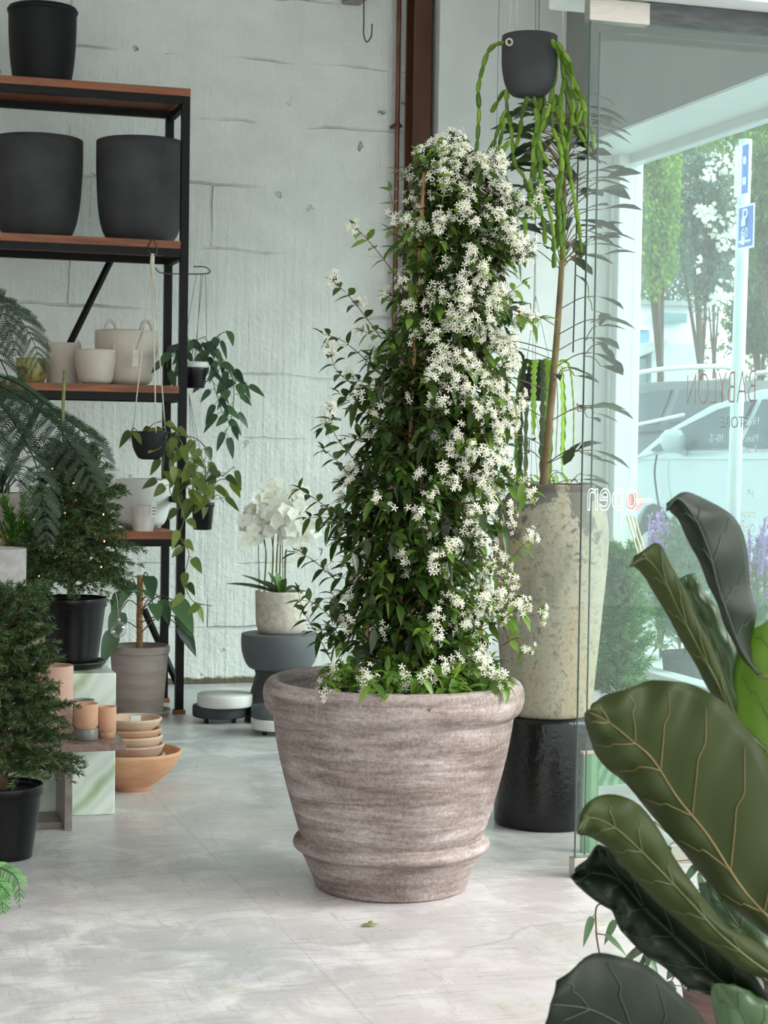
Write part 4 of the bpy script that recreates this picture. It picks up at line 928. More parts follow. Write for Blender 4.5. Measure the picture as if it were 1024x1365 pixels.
def ploop(p, q, L):
    P = cat([p, p.lerp(q, .6)+V((0, 0, .012)), q], 5); tube(st, P, .0019, 5)
    d = q-p; d.z = 0
    leaf(b, q, d.normalized()+V((0, 0, .05))+rv(.4), V((0, 0, 1))+rv(.4), L, L*.36, 8, .2, .3, lambda t: max(.04, math.sin(math.pi*min(1, t)**1.35)**.75*(1+.14*math.sin(t*26))))
ends = [(650, 500), (665, 462), (700, 420), (660, 455), (790, 450), (795, 395), (788, 470), (800, 425), (770, 600), (790, 600), (700, 650), (770, 640), (680, 580), (690, 545), (755, 490), (790, 540), (780, 545), (670, 640), (700, 600)]
for x, y in ends:
    k = min(range(len(TP)), key=lambda i: abs((TP[i]-D(740, y+18, 5.93)).z)); q = D(x, y, 5.9+random.uniform(-.12, .1)); ploop(TP[k], q, random.uniform(.10, .15))
    for _ in range(random.randint(1, 3)): ploop(TP[k].lerp(q, .8), q+rv(.045), random.uniform(.07, .11))
for k in range(120):
    i = random.randint(int(len(TP)*.52), len(TP)-1); u_ = (i/len(TP)-.5)*2; a = random.uniform(0, 6.283); R = random.uniform(.04, .13)*(1.1-.5*max(0, u_-.5))
    q = TP[i]+(rg*math.cos(a)+cv*math.sin(a)*.8)*R+V((0, 0, random.uniform(.02, .1))); ploop(TP[i], q, random.uniform(.09, .15))
b.build('leaves', M['panax'], r); st.build('trunk', M['tanbark'], r)

# ------------------------------------------------------------------ hanging cactus
RD = 5.7
hp = at(705, RD, 2.29); r = thing('hanging_cactus', hp, 'charcoal hanging pot with long trailing chain cactus, hung at top', 'hanging plant')
openpot(hp, [(.03, 0), (.055, .008), (.075, .04), (.085, .09), (.0865, .14), (.086, .187)], .006, .03, 56).build('pot', M['dark_pot'], r)
disc(hp+V((0, 0, .165)), .08).build('soil', M['soil'], r)
for (x0_, y0_), (x1_, y1_) in (((679, 55), (700, -440)), ((688, 50), (704, -440)), ((752, 68), (736, -440))):
    b = MB(); tube(b, [D(x0_, y0_, RD-.05), D(x1_, y1_, RD)], .0018, 6); b.build('cord', M['rope'], r)
b = MB(); q = D(679, 56, RD-.085); tube(b, [q+V((.010*math.cos(a), 0, .010*math.sin(a))) for a in [k*.63 for k in range(11)]], .003, 6); b.build('cord_ring', M['rope'], r)
strands = ["385,190 320,220 285,310 265,400 268,480 265,570 258,680 255,770", "395,405 395,490 415,590 430,740 470,800 495,880 520,1000", "385,410 355,460 325,510", "390,500 365,560 335,650 310,695", "385,540 365,640 340,740 335,860", "410,640 360,710 330,750",
 "490,440 465,520 455,600 435,670", "520,440 530,520 535,590 515,680 510,780 500,840 520,900 512,1000", "550,440 535,560 545,680 545,800 530,900 560,1000 570,1110", "605,400 590,480 560,570 530,640 545,740 560,860 590,960 610,1100 608,1220", "600,420 630,500 645,600 660,680 680,780 700,900 720,1000 735,1150",
 "620,430 640,560 665,600 660,720 630,800 620,900 625,1000 625,1130", "525,160 560,150 600,170 620,240 620,330 605,400", "630,190 660,290 700,370 740,450 760,520 785,600 795,680", "640,200 650,320 680,420 700,480 690,550 715,560 735,500", "670,270 690,340 720,420 720,500 710,560 750,650 780,690", "650,300 665,420 690,540 680,620 650,740 640,880 655,990 650,1100 655,1180",
 "500,930 480,1000 480,1080", "600,180 640,260 655,380 640,450 650,560", "620,190 690,300 700,420 745,470 750,560 770,640", "560,420 560,520 520,620 525,740 515,830", "610,440 600,560 640,680 645,800 630,900 635,1020 640,1120", "540,640 560,700 590,750"]
for si, s in enumerate(strands):
    b = MB()
    off = random.uniform(-.07, .06); raw = [tuple(map(float, q.split(','))) for q in s.split()]
    P = cat([D(560+x/3.413, y/3.413, RD+off+.02*math.sin(k*1.3+si)-(.05 if k == 0 else 0)) for k, (x, y) in enumerate(raw)], 6)
    # resample into joints
    tot = sum((c_-a).length for a, c_ in zip(P, P[1:])); nj = max(2, int(tot/.045)); Ls = [0]
    for a, c_ in zip(P, P[1:]): Ls.append(Ls[-1]+(c_-a).length)
    def pos(s_):
        for k in range(len(P)-1):
            if Ls[k+1] >= s_: return P[k].lerp(P[k+1], (s_-Ls[k])/max(1e-6, Ls[k+1]-Ls[k]))
        return P[-1]
    for j in range(nj):
        a0, a1 = tot*j/nj, tot*(j+1)/nj; w = random.uniform(.0062, .0095)
        tube(b, [pos(a0+(a1-a0)*u_) for u_ in (0, .12, .4, .75, .95, 1)], [w*.4, w*.8, w*1.0, w*.95, w*.7, w*.35], 5, random.random())
    b.build('stem', M['rhip'], r)

# ------------------------------------------------------------------ plants behind, by the pier
c = at(716, 8.35, 1.42); r = thing('hanging_fishbone_cactus', c, 'fishbone cactus hanging by the pier behind the slender tree', 'hanging plant')
openpot(c, cup(.05, .075, .12), .006, .03).build('pot', M['dark_pot'], r); disc(c+V((0, 0, .1)), .065).build('soil', M['soil'], r)
for a in (0, 2.1, 4.2):
    b = MB(); tube(b, [c+V((math.cos(a)*.073, math.sin(a)*.073, .115)), at(714, 8.35, 1.9), at(714, 8.35, 3.7)], .0012, 5); b.build('cord', M['wire'], r)
for k in range(17):
    b = MB(); a = k*2.4; o = V((math.cos(a), math.sin(a), 0)); p = c+V((0, 0, .11)); L = random.uniform(.15, .62); R = random.uniform(.05, .15); mid_ = p+o*R*.9+V((0, 0, .07)); q = p+o*R*1.2-V((0, 0, L))
    P = cat([p, mid_, mid_.lerp(q, .4)+o*.02, q], 9); s = o.cross(V((0, 0, 1))); s = (s+rv(.6)).normalized(); vs = []; fs = []
    for i, pp in enumerate(P):
        w = .016*(1 if i % 2 else .5)*min(1, .3+i*.1)*(1 if i < len(P)-2 else .5); vs += [pp+s*w, pp+o*.003, pp-s*w]
    for i in range(len(P)-1): fs += [(i*3, i*3+1, i*3+4, i*3+3), (i*3+1, i*3+2, i*3+5, i*3+4)]
    b.add(vs, fs, random.random()); b.build('stem', M['rhip'] if k % 3 else M['panax'], r)
c = at(720, 8.3, .86); r = thing('hanging_pot_plant', c, 'small dark pot with wispy foliage low behind the jar tree', 'hanging plant')
openpot(c, taper(.045, .056, .1), .004, .02).build('pot', M['black_plastic'], r); disc(c+V((0, 0, .085)), .05).build('soil', M['soil'], r)
for a in (0, 2.1, 4.2):
    b = MB(); tube(b, [c+V((math.cos(a)*.055, math.sin(a)*.055, .098)), c+V((-.05, 0, .6)), c+V((-.05, .0, 2.8))], .001, 5); b.build('cord', M['wire'], r)
b = MB(); st = MB()
for k in range(14):
    a = random.uniform(0, 6.28); p = c+V((0, 0, .09)); q = p+V((math.cos(a)*.1, math.sin(a)*.1, random.uniform(-.05, .16))); vine(b, [p, p.lerp(q, .5)+V((0, 0, .06)), q], .06, .02, .022, st)
b.build('foliage', M['rhip'], r); st.build('stem', M['stem'], r)
c = at(658, 8.3, 1.78); r = thing('hanging_pot', c, 'dark hanging pot half hidden behind the jasmine, beside the gem', 'hanging pot')
openpot(c, cup(.05, .06, .12), .005, .03).build('body', M['dark_pot'], r)
for a in (0, 2.1, 4.2):
    b = MB(); tube(b, [c+V((math.cos(a)*.058, math.sin(a)*.058, .118)), c+V((0, 0, .6)), c+V((0, 0, 1.95))], .001, 5); b.build('cord', M['wire'], r)
c = at(712, 8.1, 1.765); r = thing('glass_ornament', c, 'faceted clear glass drop hanging behind the slender tree', 'ornament')
b = MB(); lathe(b, c, [(0, -.055), (.02, -.04), (.032, 0), (.024, .035), (0, .055)], 8); b.build('drop', M['clear'], r, False)
b = MB(); tube(b, [c+V((0, 0, .055)), c+V((0, 0, 1.9))], .0008, 4); b.build('thread', M['wire'], r)
# fir by the window + green mat
q1, q2, q3, q4, q5, q6 = [onZ(*p, 0) for p in ((752, 1106), (797, 1092), (798, 1048), (866, 1042), (866, 1001), (752, 1001))]
b = MB(); prism(b, [(q.x, q.y) for q in (q1, q2, q3, q4, q5, q6)], 0, .012); o = b.build('floor_mat', M['mat_green'], None, False); tag(o, 'green striped mat on the floor behind the glass door', 'mat')
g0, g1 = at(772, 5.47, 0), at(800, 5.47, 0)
r = thing('added_green_board', V(((g0.x+g1.x)/2, g0.y+.01, 0)), 'added green striped stand-in board with beige top edge behind the glass door', 'board')  # board added as a stand-in for the green patch in the door glass
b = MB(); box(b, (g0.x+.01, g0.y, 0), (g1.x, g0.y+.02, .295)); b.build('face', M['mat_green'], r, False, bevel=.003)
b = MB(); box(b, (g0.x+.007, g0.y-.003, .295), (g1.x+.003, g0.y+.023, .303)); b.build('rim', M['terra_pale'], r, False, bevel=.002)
c = at(824, 7.35, .012); r = thing('potted_fir', c, 'bright green small fir in black pot behind the glass door', 'plant')
nursery(c, .09, .12, .17, r)
mb, tr = fir(c+V((0, 0, .14)), .2, .78, .16, 110, .026, 480, 6, .5, -.1, .45, .5, .0018); mb.build('foliage', M['fir2'], r); tr.build('trunk', M['bark'], r)

# ------------------------------------------------------------------ fiddle-leaf fig, foreground
tb = at(1125, 2.12, 0); r = thing('fiddle_leaf_fig', tb, 'fiddle-leaf fig with large veined leaves, blurred at lower right corner', 'plant')
openpot(tb, taper(.13, .16, .3), .01, .03).build('pot', M['dark_pot'], r); disc(tb+V((0, 0, .28)), .15).build('soil', M['soil'], r)
b = MB(); tube(b, cat([tb+V((0, 0, .26)), at(1118, 2.1, .6), at(1105, 2.1, .9), at(1075, 2.12, 1.05)], 6), [.016-.0004*k for k in range(19)], 10); b.build('trunk', M['bark'], r)
def bigleaf(rows, d0, d1, mat, fold=.012, wave=.006, vein=None, veins=True, seed=0, pet=None, de=0.):
    n = len(rows); cols = []
    for c_ in range(3):
        pts = []
        for i, row in enumerate(rows):
            dd = d0+(d1-d0)*i/(n-1)
            if c_ == 1: dd -= fold
            if c_ == 2: dd += de*math.sin(math.pi*i/(n-1))
            pts.append(D(row[c_][0], row[c_][1], dd))
        cols.append(cat(pts, 6))
    N = len(cols[0]); K = 7; vs = []; fs = []
    for i in range(N):
        l, m_, r_ = cols[0][i], cols[1][i], cols[2][i]
        for k in range(-K, K+1):
            u_ = abs(k)/K; e = l if k < 0 else r_
            p = m_.lerp(e, u_); 
            p = p - cf*(wave*math.sin(u_*math.pi)) + cf*(wave*u_*math.sin(i*.8+seed+(1.5 if k < 0 else 0)))
            vs.append(p)
    w = 2*K+1
    for i in range(N-1):
        for k in range(w-1): a = i*w+k; fs.append((a, a+1, a+w+1, a+w))
    b = MB(); b.add(vs, fs, random.uniform(.3, .8)); o = b.build('leaf', mat, r, True, solid=.0012)
    if veins:
        vb = MB(); off = -cf*.0014
        tube(vb, [vs[i*w+K]+off for i in range(N)], [.0005+.0012*i/N for i in range(N)], 6)
        for i in range(6, N-5, 7):
            for s in (1, -1):
                P = []
                for k in range(0, K):
                    ii = max(0, min(N-1, int(i-k*.75))); P.append(vs[ii*w+K+s*k]+off)
                P = cat(P, 3); tube(vb, P, [.0008-.0005*k/len(P) for k in range(len(P))], 5)
        vb.build('veins', vein or (M['vein_dark'] if mat in (M['fiddle_top'], M['fiddle_dark']) else M['vein']), o)
    if pet is not None:
        pb = MB(); tube(pb, cat([cols[1][-1], cols[1][-1].lerp(pet, .5)+V((0, 0, -.01)), pet], 5), .0032, 8); pb.build('leaf_stalk', M['stem'], r)
tk = lambda z: at(1115, 2.11, z)
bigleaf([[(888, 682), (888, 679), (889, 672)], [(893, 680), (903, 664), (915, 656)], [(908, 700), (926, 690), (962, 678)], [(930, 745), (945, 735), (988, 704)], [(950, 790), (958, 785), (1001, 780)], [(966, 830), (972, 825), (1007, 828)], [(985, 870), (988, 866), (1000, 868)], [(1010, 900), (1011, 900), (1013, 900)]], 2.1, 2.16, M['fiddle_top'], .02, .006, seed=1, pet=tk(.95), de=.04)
bigleaf([[(903, 772), (915, 766), (928, 763)], [(908, 800), (923, 790), (937, 785)], [(922, 840), (943, 830), (957, 812)], [(938, 885), (962, 880), (982, 858)], [(958, 930), (975, 930), (990, 910)], [(980, 985), (984, 985), (988, 980)]], 2.2, 2.2, M['fiddle_pale'], .01, seed=2, pet=tk(.85))
bigleaf([[(838, 755), (841, 753), (846, 742)], [(850, 758), (862, 745), (876, 724)], [(874, 792), (886, 775), (890, 745)], [(900, 838), (908, 820), (912, 785)], [(927, 885), (932, 865), (934, 835)], [(952, 930), (956, 910), (957, 880)], [(978, 965), (980, 960), (982, 952)], [(1020, 1000), (1021, 1000), (1023, 998)]], 2.06, 2.12, M['fiddle'], .018, .004, seed=3, pet=tk(.8), de=-.02)
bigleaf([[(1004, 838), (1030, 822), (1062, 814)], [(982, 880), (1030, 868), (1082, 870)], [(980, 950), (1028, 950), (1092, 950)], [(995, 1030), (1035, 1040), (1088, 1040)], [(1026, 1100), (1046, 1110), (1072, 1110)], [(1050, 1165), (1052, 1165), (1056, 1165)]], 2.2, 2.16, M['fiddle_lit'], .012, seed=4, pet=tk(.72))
bigleaf([[(780, 950), (782, 947), (786, 940)], [(786, 985), (812, 963), (822, 922)], [(803, 1017), (842, 987), (872, 908)], [(836, 1046), (870, 1012), (916, 911)], [(862, 1078), (903, 1063), (962, 935)], [(905, 1128), (944, 1114), (1008, 990)], [(955, 1188), (988, 1182), (1050, 1090)], [(1008, 1236), (1024, 1222), (1066, 1180)], [(1052, 1260), (1055, 1256), (1062, 1250)]], 1.98, 2.08, M['fiddle'], .02, .01, M['vein_brown'], seed=5, pet=tk(.6))
bigleaf([[(932, 1178), (942, 1174), (956, 1168)], [(940, 1212), (965, 1205), (985, 1196)], [(964, 1243), (985, 1235), (1010, 1222)], [(992, 1270), (1012, 1265), (1030, 1250)], [(1040, 1300), (1042, 1298), (1046, 1295)]], 2.22, 2.2, M['fiddle_pale'], .01, seed=6, pet=tk(.6))
bigleaf([[(769, 1111), (770, 1107), (773, 1090)], [(781, 1114), (785, 1090), (790, 1064)], [(803, 1124), (815, 1100), (836, 1063)], [(829, 1152), (845, 1125), (869, 1092)], [(861, 1188), (880, 1160), (902, 1148)], [(898, 1222), (918, 1200), (934, 1192)], [(940, 1256), (955, 1240), (970, 1235)], [(985, 1290), (995, 1275), (1015, 1258)], [(1040, 1312), (1042, 1308), (1046, 1300)]], 1.95, 2.06, M['fiddle'], .016, .006, seed=7, pet=tk(.55))
bigleaf([[(759, 1167), (762, 1166), (768, 1160)], [(779, 1190), (788, 1163), (792, 1132)], [(815, 1214), (825, 1172), (812, 1130)], [(826, 1238), (850, 1200), (852, 1164)], [(850, 1264), (880, 1230), (892, 1192)], [(890, 1294), (920, 1268), (937, 1220)], [(930, 1324), (955, 1302), (977, 1258)], [(975, 1335), (992, 1328), (1010, 1306)], [(1040, 1372), (1042, 1370), (1046, 1366)]], 2.04, 2.1, M['fiddle_top'], -.02, .01, seed=8, pet=tk(.5))
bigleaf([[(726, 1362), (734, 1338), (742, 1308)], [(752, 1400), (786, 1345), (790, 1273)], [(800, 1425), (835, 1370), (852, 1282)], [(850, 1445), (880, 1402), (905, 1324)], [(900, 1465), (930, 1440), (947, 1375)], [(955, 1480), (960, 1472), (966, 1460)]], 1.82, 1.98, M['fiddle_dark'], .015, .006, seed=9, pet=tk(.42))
bigleaf([[(946, 1308), (958, 1310), (976, 1310)], [(958, 1372), (985, 1345), (1012, 1328)], [(985, 1420), (1012, 1392), (1036, 1350)], [(1022, 1445), (1042, 1422), (1055, 1400)], [(1070, 1450), (1071, 1449), (1073, 1447)]], 2.08, 2.1, M['fiddle_pale'], .012, seed=10, pet=tk(.4))
# ivy in a ridged brown pot, lower right
c = at(985, 3.5, 0); r = thing('potted_ivy', c, 'small-leaved ivy in ridged brown pot behind the fiddle-leaf fig', 'plant')
openpot(c, taper(.085, .112, .19), .008, .02).build('pot', M['brown_pot'], r); disc(c+V((0, 0, .172)), .1).build('soil', M['soil'], r)
b = MB(); st = MB()
for k in range(26):
    a = random.uniform(0, 6.28); p = c+V((0, 0, .18)); R = random.uniform(.05, .17); q = p+V((math.cos(a)*R, math.sin(a)*R, random.uniform(-.1, .28)))
    vine(b, [p, p.lerp(q, .5)+V((0, 0, .1)), q], .035, .028, .03, st, .0014)
for pts in ([(960, 1160), (920, 1140), (890, 1110), (872, 1095)], [(900, 1255), (850, 1230), (800, 1205), (795, 1240), (800, 1275)], [(900, 1270), (850, 1262), (842, 1290)], [(910, 1265), (880, 1262), (872, 1298)]):
    vine(b, [D(x, y, 3.3) for x, y in pts], .05, .015, .03, st, .0018)
b.build('foliage', M['phil'], r); st.build('stem', M['brown_stem'], r)

# ------------------------------------------------------------------ outdoors
b = MB(); box(b, (4.09, -4, -.12), (5.9, 60, -.01)); struct('footpath', b, M['paving'])
b = MB(); box(b, (5.9, -4, -.2), (70, 80, -.06)); struct('road', b, M['asphalt'])
def car(name, X0, Yf, g, prof, green, wheels, paint, label, W=1.75, mirror=None, rails=None, wins=()):
    root = thing(name, (X0+W/2, Yf-2.2, g), label, 'car')
    def loft(mb, poly, xs):           # poly list (s,h); xs list (x offset, inset scale about belt)
        n = len(poly); vs = []
        for xo, ins in xs:
            for s, h in poly: vs.append((X0+xo, Yf-s-(0 if not ins else ins*(1 if s < 2 else -1)), g+h-(ins*.3 if h > .9 else 0)))
        fs = [tuple(range(n)), tuple(reversed(range((len(xs)-1)*n, len(xs)*n)))]
        for j in range(len(xs)-1):
            for i in range(n): fs.append((j*n+i, (j+1)*n+i, (j+1)*n+(i+1) % n, j*n+(i+1) % n))
        mb.add(vs, fs)
    mb = MB(); loft(mb, prof, [(0.05, .05), (0, 0), (W, 0), (W-.05, .05)]); mb.build('body', paint, root, False, bevel=.03)
    mb = MB(); n = len(green); vs = []
    for xo, sg in ((0, 1), (W, -1)):
        for s, h, i_ in green: vs.append((X0+xo+sg*i_, Yf-s, g+h))
    mb.add(vs, [tuple(range(n)), tuple(reversed(range(n, 2*n)))]+[(i, n+i, n+(i+1) % n, (i+1) % n) for i in range(n)]); mb.build('cabin', paint, root, False, bevel=.03)
    for w in wins:
        mb = MB(); vs = [(X0+i_-.012, Yf-s, g+h) for s, h, i_ in w]+[(X0+i_+.02, Yf-s, g+h) for s, h, i_ in w]; k = len(w)
        mb.add(vs, [tuple(range(k)), tuple(reversed(range(k, 2*k)))]+[(i, k+i, k+(i+1) % k, (i+1) % k) for i in range(k)]); mb.build('side_window', M['car_glass'], root, False)
    for s in wheels:
        for xo in (.0, W-.2):
            mb = MB(); ring = [(math.cos(a)*.31, math.sin(a)*.31) for a in [k*.2618 for k in range(24)]]; vs = [(X0+xo-.005, Yf-s+p, g+.31+q) for p, q in ring]+[(X0+xo+.2, Yf-s+p, g+.31+q) for p, q in ring]
            mb.add(vs, [tuple(range(24)), tuple(reversed(range(24, 48)))]+[(k, 24+k, 24+(k+1) % 24, (k+1) % 24) for k in range(24)]); w_ = mb.build('wheel', M['rubber'], root, False, bevel=.02)
            mb = MB(); vs = [(X0+xo-.02, Yf-s+p*.65, g+.31+q*.65) for p, q in ring]+[(X0+xo+.05, Yf-s+p*.65, g+.31+q*.65) for p, q in ring]
            mb.add(vs, [tuple(range(24)), tuple(reversed(range(24, 48)))]+[(k, 24+k, 24+(k+1) % 24, (k+1) % 24) for k in range(24)]); mb.build('hubcap', M['alloy'], w_, False)
    if mirror:
        s, h = mirror; mb = MB(); cc = V((X0-.08, Yf-s, g+h)); lathe(mb, cc, [(0, -.09), (.07, -.08), (.1, -.02), (.1, .04), (.06, .085), (0, .09)], 16); tube(mb, [cc+V((0, 0, -.05)), cc+V((.14, .0, -.1))], .03, 8); mb.build('mirror', paint, root)
    if rails:
        for xo in (.28, W-.28):
            mb = MB(); tube(mb, cat([V((X0+xo, Yf-s, g+h)) for s, h in rails], 6), .028, 8); mb.build('roof_rail', M['roof_rail'], root)
    return root
def arches(n, cs, r=.40, h=.31):
    out = []
    for cc in cs: out.append([(cc-r*math.cos(a), h+r*math.sin(a)) for a in [math.pi*k/8 for k in range(9)]])
    return out
Yf = 14.75; G = -.06+.16
a1, a2 = arches(0, (1.22, 3.6), .43)
prof1 = [(.05, .3), (.0, .55), (.06, .82), (.3, .98), (.85, 1.1), (1.35, 1.16), (3.9, 1.2), (4.15, 1.1), (4.25, .6), (4.2, .3)]+list(reversed([(s, max(.3, h)) for s, h in a2]))+list(reversed([(s, max(.3, h)) for s, h in a1]))
green1 = [(.75, 1.08, .02), (1.25, 1.33, .1), (1.85, 1.53, .19), (2.5, 1.63, .24), (3.6, 1.62, .24), (4.05, 1.5, .2), (4.15, 1.12, .02)]
silver = car('parked_car', 6.45, Yf, -.06+.10, prof1, green1, (1.22, 3.6), M['car_white'], 'silver white parked car seen through the shop window', 1.72, (1.75, 1.24), None,
    [[(1.12, 1.16, .03), (1.5, 1.335, .095), (2.05, 1.485, .155), (2.55, 1.55, .185), (2.5, 1.2, .03)], [(2.65, 1.2, .03), (2.68, 1.55, .185), (3.5, 1.53, .18), (3.85, 1.3, .09), (3.85, 1.2, .03)]])
b = MB(); tube(b, cat([onX(x, y, 6.44) for x, y in ((876, 606), (873, 625), (874, 645), (880, 680), (893, 712))], 5), .009, 6); b.build('door_seam', M['rubber'], silver)
Yf2 = 23.2; LK = lambda P: [(q[0]*1.45,)+tuple(q[1:]) for q in P]; a1, a2 = arches(0, (.9, 3.7))
prof2 = [(.05, .35), (.0, .7), (.1, 1.0), (.5, 1.18), (1.2, 1.26), (4.5, 1.42), (4.65, 1.2), (4.7, .7), (4.6, .35)]+list(reversed([(s, max(.35, h)) for s, h in a2]))+list(reversed([(s, max(.35, h)) for s, h in a1]))
green2 = [(1.1, 1.25, .02), (1.8, 1.7, .14), (2.3, 1.86, .22), (3.0, 1.92, .24), (4.2, 1.9, .24), (4.55, 1.7, .16), (4.62, 1.4, .02)]
wagon = car('parked_wagon', 8.7, Yf2, .05, LK(prof2), LK(green2), (1.305, 5.365), M['car_grey'], 'slate grey wagon with white roof rails behind the silver car', 1.85, None, LK([(1.9, 1.88), (2.2, 1.99), (3.2, 2.06), (4.3, 2.02), (4.6, 1.9)]),
    [LK(w) for w in [[(1.5, 1.36, .04), (1.9, 1.66, .13), (2.35, 1.78, .17), (2.4, 1.4, .05)], [(2.6, 1.42, .05), (2.58, 1.78, .18), (3.45, 1.82, .19), (3.45, 1.45, .05)], [(3.6, 1.45, .05), (3.6, 1.82, .19), (4.25, 1.78, .18), (4.45, 1.48, .06)]]])
b = MB(); tube(b, cat([onX(x, y, 8.66) for x, y in ((836, 569), (870, 562), (912, 553))], 4), .022, 6); b.build('belt_trim', M['roof_rail'], wagon)
# parking sign
sp = onX(977, 620, 4.8); pb = V((4.8, sp.y, -.01)); r = thing('parking_sign', pb, 'blue and white parking sign on pale pole across the footpath', 'sign')
b = MB(); top = onX(994, 186, 4.8); tube(b, [pb, V((4.8, (pb.y+top.y)/2, 1.4)), V((4.8, top.y, top.z))], .036, 12); b.build('pole', M['pole'], r)
def signplate(y0_, y1_, z0_, z1_, xoff, rim=.012, cut=0):
    b = MB(); box(b, (4.8-xoff, y0_, z0_), (4.8-xoff+.004, y1_, z1_)); pl = b.build('plate', M['sign_white'], r, False)
    b = MB(); box(b, (4.8-xoff-.002, y0_+rim, z0_+rim), (4.8-xoff, y1_-rim-cut, z1_-rim)); b.build('plate_face', M['sign_blue'], pl, False)
u1, u2 = onX(1007, 270, 4.76), onX(984, 334, 4.76)
signplate(u1.y, u2.y, u2.z, u1.z, .045)
cy = (u1.y+u2.y)/2
text('lettering', 'P', .135, (4.8-.049, cy+.04, u1.z-.113), (0, -1, 0), (0, 0, 1), M['sign_white'], r, 1.)
text('lettering', '60', .075, (4.8-.049, cy+.042, u1.z-.175), (0, -1, 0), (0, 0, 1), M['sign_white'], r, 1.)
text('lettering', 'Mon-Sun', .03, (4.8-.049, cy+.062, u1.z-.206), (0, -1, 0), (0, 0, 1), M['sign_white'], r, 1.)
b = MB(); box(b, (4.8-.05, cy-.065, u2.z+.036), (4.8-.047, cy+.065, u2.z+.046)); b.build('stripe', M['sign_white'], r, False)
v1, v2 = onX(1006, 190, 4.78), onX(985, 264, 4.78)
signplate(v1.y, v2.y, v2.z, v1.z, .05, .008, (v2.y-v1.y)*.5)
for k, (hh_, wd) in enumerate(((.05, .5), (.16, .6), (.27, .5), (.38, .7), (.48, .6))):
    b = MB(); y0_ = v1.y+.012; w_ = (v2.y-v1.y)*.38; box(b, (4.8-.054, y0_+w_*(1-wd)/2, v1.z-hh_-.06), (4.8-.0515, y0_+w_*(1+wd)/2, v1.z-hh_-.02)); b.build('glyph', M['sign_white'], r, False)
# lavender planter outside the window
for i, px in enumerate((882, 908, 1004, 1030, 972)):
    c = onX(px, 790, 4.7+.16*(i % 2)); c.z = -.01; r = thing('lavender_plant', c, ['purple salvia spikes left of the fig leaf, furthest from glass edge', 'purple salvia spikes just left of the tall fig leaf', 'purple salvia spikes at right edge under the window lettering', 'purple salvia spikes at the extreme right picture edge', 'purple salvia spikes close beside the tall fig leaf'][i], 'flowering plant', 'purple salvias outside the window')
    b = MB(); lb = MB()
    for k in range(16):
        a = random.uniform(0, 6.28); R = random.uniform(.02, .1); tip = c+V((math.cos(a)*R, math.sin(a)*R, random.uniform(.62, .86))); P = cat([c+V((0, 0, 0)), c.lerp(tip, .6), tip], 5); tube(lb, P, .003, 4, .5)
        for q in P[3:]:
            for _ in range(5): leaf(lb if q.z < .6 else b, q+rv(.012), rv()+V((0, 0, .4)), V((0, 0, 1)), .035, .014, 2, .2)
        needles(b, [tip-V((0, 0, .22)), tip], .02, 260, .006)
    for k in range(120):
        a = random.uniform(0, 6.28); R = random.uniform(.02, .12); leaf(lb, c+V((math.cos(a)*R, math.sin(a)*R, random.uniform(.05, .6))), rv()+V((0, 0, .5)), V((0, 0, 1)), .07, .03, 3)
    b.build('flower_spikes', M['lavender'], r); lb.build('leaves', M['tree_mid'], r)
# hazy fir outside the glass
c = at(903, 7.9, -.01); c = onX(915, 900, 4.2); c.z = -.01; r = thing('potted_fir', c, 'pale small fir outside the window, right of the bright fir', 'plant')
nursery(c, .1, .13, .2, r, mat=M['dark_pot'])
mb, tr = fir(c+V((0, 0, .17)), .22, .8, .22, 90, .028, 420, 5, .5, -.1, .4, .5, .002); mb.build('foliage', M['fir2'], r); tr.build('trunk', M['bark'], r)
# trees across the road
def tree(px, py, d, rx, rz, mat, nl, L, label, trunk=True, blossom=0, name='street_tree'):
    cc = D(px, py, d); rx = m(rx, d); rz = m(rz, d); L = m(L, d); base = V((cc.x, cc.y, -.06)); r = thing(name, base, label, 'tree', 'trees across the road')
    b = MB(); fb = MB(); blobs = [(rv(1), random.uniform(.35, .6)) for _ in range(26)]
    for k in range(nl):
        o, s = random.choice(blobs); o = o.normalized()*min(1, o.length)*.75
        dd = rv(1).normalized()*s*random.uniform(.6, 1)
        p = cc+V(((o.x+dd.x)*rx, (o.y+dd.y)*rx, (o.z+dd.z)*rz))
        if p.z < .4: continue
        leaf(b, p, rv()+V((0, 0, -.2)), V((0, 0, 1))+rv(.6), L*random.uniform(.7, 1.2), L*.6, 2, .2, .2)
    for k in range(blossom):
        o = random.choice(blobs)[0]; p = cc+V((o.x*rx*.8, o.y*rx*.8-.5, o.z*rz))
        for _ in range(5): leaf(fb, p+rv(.1), rv(), V((0, -1, .3)), .11, .1, 2)
    tb_ = MB(); tube(tb_, [base, base.lerp(cc, .5)+V((.15, 0, 0)), cc+V((0, 0, rz*.3))], [.07, .05, .02], 8)
    for k in range(5):
        e = cc+V((random.uniform(-.6, .6)*rx, random.uniform(-.4, .4)*rx, random.uniform(0, .6)*rz)); tube(tb_, [base.lerp(cc, .5)+V((.15, 0, 0)), e], [.04, .015], 6)
    tb_.build('trunk', M['bark'], r); b.build('crown', mat, r)
    if blossom: fb.build('blossom', M['orchid'], r)
tree(872, 280, 25, 36, 112, M['tree_lime'], 7500, 8, 'bright lime green tree left of the white blossoms')
tree(928, 295, 30, 46, 112, M['tree_grey'], 7500, 7.5, 'grey-green tree dotted with white blossoms', blossom=46)
tree(1022, 290, 26, 34, 105, M['tree_mid'], 6000, 8, 'mid green tree behind the parking sign', blossom=10)
tree(990, 170, 38, 62, 36, M['tree_lime'], 5200, 8, 'yellow-green treetop above the parking sign')
tree(1008, 430, 33, 34, 42, M['tree_dark'], 4200, 7, 'low dark bushy tree above the silver car roof')
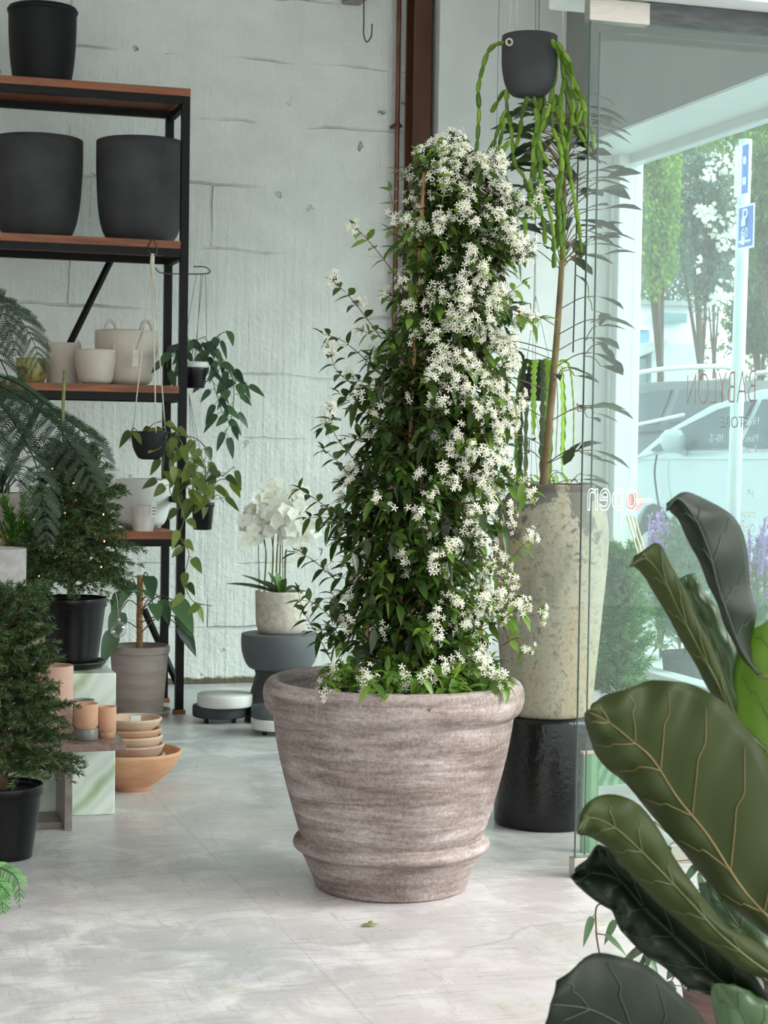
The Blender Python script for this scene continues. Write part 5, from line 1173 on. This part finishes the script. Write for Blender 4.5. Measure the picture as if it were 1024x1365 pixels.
tree(880, 180, 52, 70, 46, M['tree_mid'], 5200, 8, 'tree crown cut by the window head at upper left')
tree(950, 330, 58, 40, 70, M['tree_grey'], 4200, 7, 'grey-green tree with visible trunk beside white building', blossom=20)
tree(890, 330, 86, 95, 150, M['tree_grey'], 7000, 9, 'distant grey-green tree filling the gap behind the white building', blossom=0)
tree(1010, 330, 92, 80, 170, M['tree_mid'], 7000, 9, 'distant broad tree behind the parking sign')
# buildings
def pbox(b, x0, y0, x1, y1, d, dep, z0=None):
    p, q = D(x0, y1, d), D(x1, y0, d); box(b, (min(p.x, q.x), p.y, p.z if z0 is None else z0), (max(p.x, q.x), p.y+dep, q.z))
    return p, q
c = D(905, 470, 44); r = thing('garden_shed', V((c.x, c.y, 0)), 'grey boarded shed with pale lean-to roof above the wagon', 'building')
b = MB(); p, q = pbox(b, 868, 458, 946, 520, 44, 3.0, 0); b.build('wall', M['weatherboard'], r, False)
b = MB(); p1, p2 = D(836, 476, 42), D(892, 452, 43.8); b.add([p1, p2, p2+V((.4, 4, 0)), p1+V((.4, 4, 0)), p1+V((0, 0, -.12)), p2+V((0, 0, -.12)), p2+V((.4, 4, -.12)), p1+V((.4, 4, -.12))], [(0, 1, 2, 3), (7, 6, 5, 4), (0, 4, 5, 1), (1, 5, 6, 2), (2, 6, 7, 3), (3, 7, 4, 0)]); b.build('roof', M['grey_roof'], r, False)
b = MB(); pbox(b, 836, 478, 868, 520, 44, 2.5, 0); b.build('lean_to_wall', M['bld_win'], r, False)
c = D(900, 430, 68); r = thing('white_building', V((c.x, c.y, 0)), 'white flat building with a strip window among the trees', 'building')
b = MB(); pbox(b, 846, 404, 944, 470, 68, 6, 0); b.build('wall', M['bld_white'], r, False)
b = MB(); pbox(b, 877, 417, 922, 429, 67.9, .2); b.build('window', M['bld_win'], r, False)
b = MB(); pbox(b, 842, 400, 948, 405, 67.6, 6.6); b.build('roof', M['grey_roof'], r, False)
b = MB(); pbox(b, 934, 412, 939, 455, 67.8, .3); b.build('banner', M['pink'], r, False)
c = D(850, 445, 56); r = thing('blue_building', V((c.x, c.y, 0)), 'low pale blue building at left above the shed roof', 'building')
b = MB(); pbox(b, 820, 437, 872, 480, 56, 5, 0); b.build('wall', M['blue_wall'], r, False)
b = MB(); pbox(b, 818, 434, 874, 438, 55.8, 5.4); b.build('roof', M['bld_white'], r, False)

bpy.context.view_layer.update(); dg = bpy.context.evaluated_depsgraph_get()
for o in [o for o in COL.objects if o.type == 'FONT']:
    me = bpy.data.meshes.new_from_object(o.evaluated_get(dg)); nm = o.name; cu0 = o.data
    mo = bpy.data.objects.new('lettering', me); COL.objects.link(mo); mo.parent = o.parent; mo.matrix_local = o.matrix_local.copy()
    bpy.data.objects.remove(o); bpy.data.curves.remove(cu0)

# ------------------------------------------------------------------ light
w = bpy.data.worlds.new('sky'); SC.world = w; w.use_nodes = True; nt = w.node_tree; bg = nt.nodes['Background']
bg.inputs[0].default_value = (.985, .995, 1, 1); bg.inputs[1].default_value = 1.6
def sun(name, direction, strength, ang, col):
    l = bpy.data.lights.new(name, 'SUN'); l.energy = strength; l.angle = math.radians(ang); l.color = col
    o = bpy.data.objects.new(name, l); COL.objects.link(o); o.rotation_euler = (-V(direction)).to_track_quat('-Z', 'Y').to_euler(); return o
sun('daylight', (.85, -.40, .55), 3.2, 38, (1, .99, .96))

cd = bpy.data.cameras.new('camera'); cam = bpy.data.objects.new('camera', cd); COL.objects.link(cam)
mt = Matrix((cr, cu, -cf)).transposed().to_4x4(); mt.translation = CAM; cam.matrix_world = mt
cd.sensor_fit = 'VERTICAL'; cd.sensor_height = 36; cd.lens = 36*F/1365; cd.clip_end = 300
cd.dof.use_dof = True; cd.dof.focus_distance = 4.95; cd.dof.aperture_fstop = cd.lens/3.4; cd.dof.aperture_blades = 0
SC.camera = cam
vs_ = SC.view_settings; vs_.view_transform = 'Standard'; vs_.look = 'None'; vs_.gamma = 1; vs_.use_curve_mapping = False; vs_.exposure = 0.35
SC.cycles.use_denoising = True; SC.cycles.transparent_max_bounces = 16; SC.cycles.max_bounces = 8
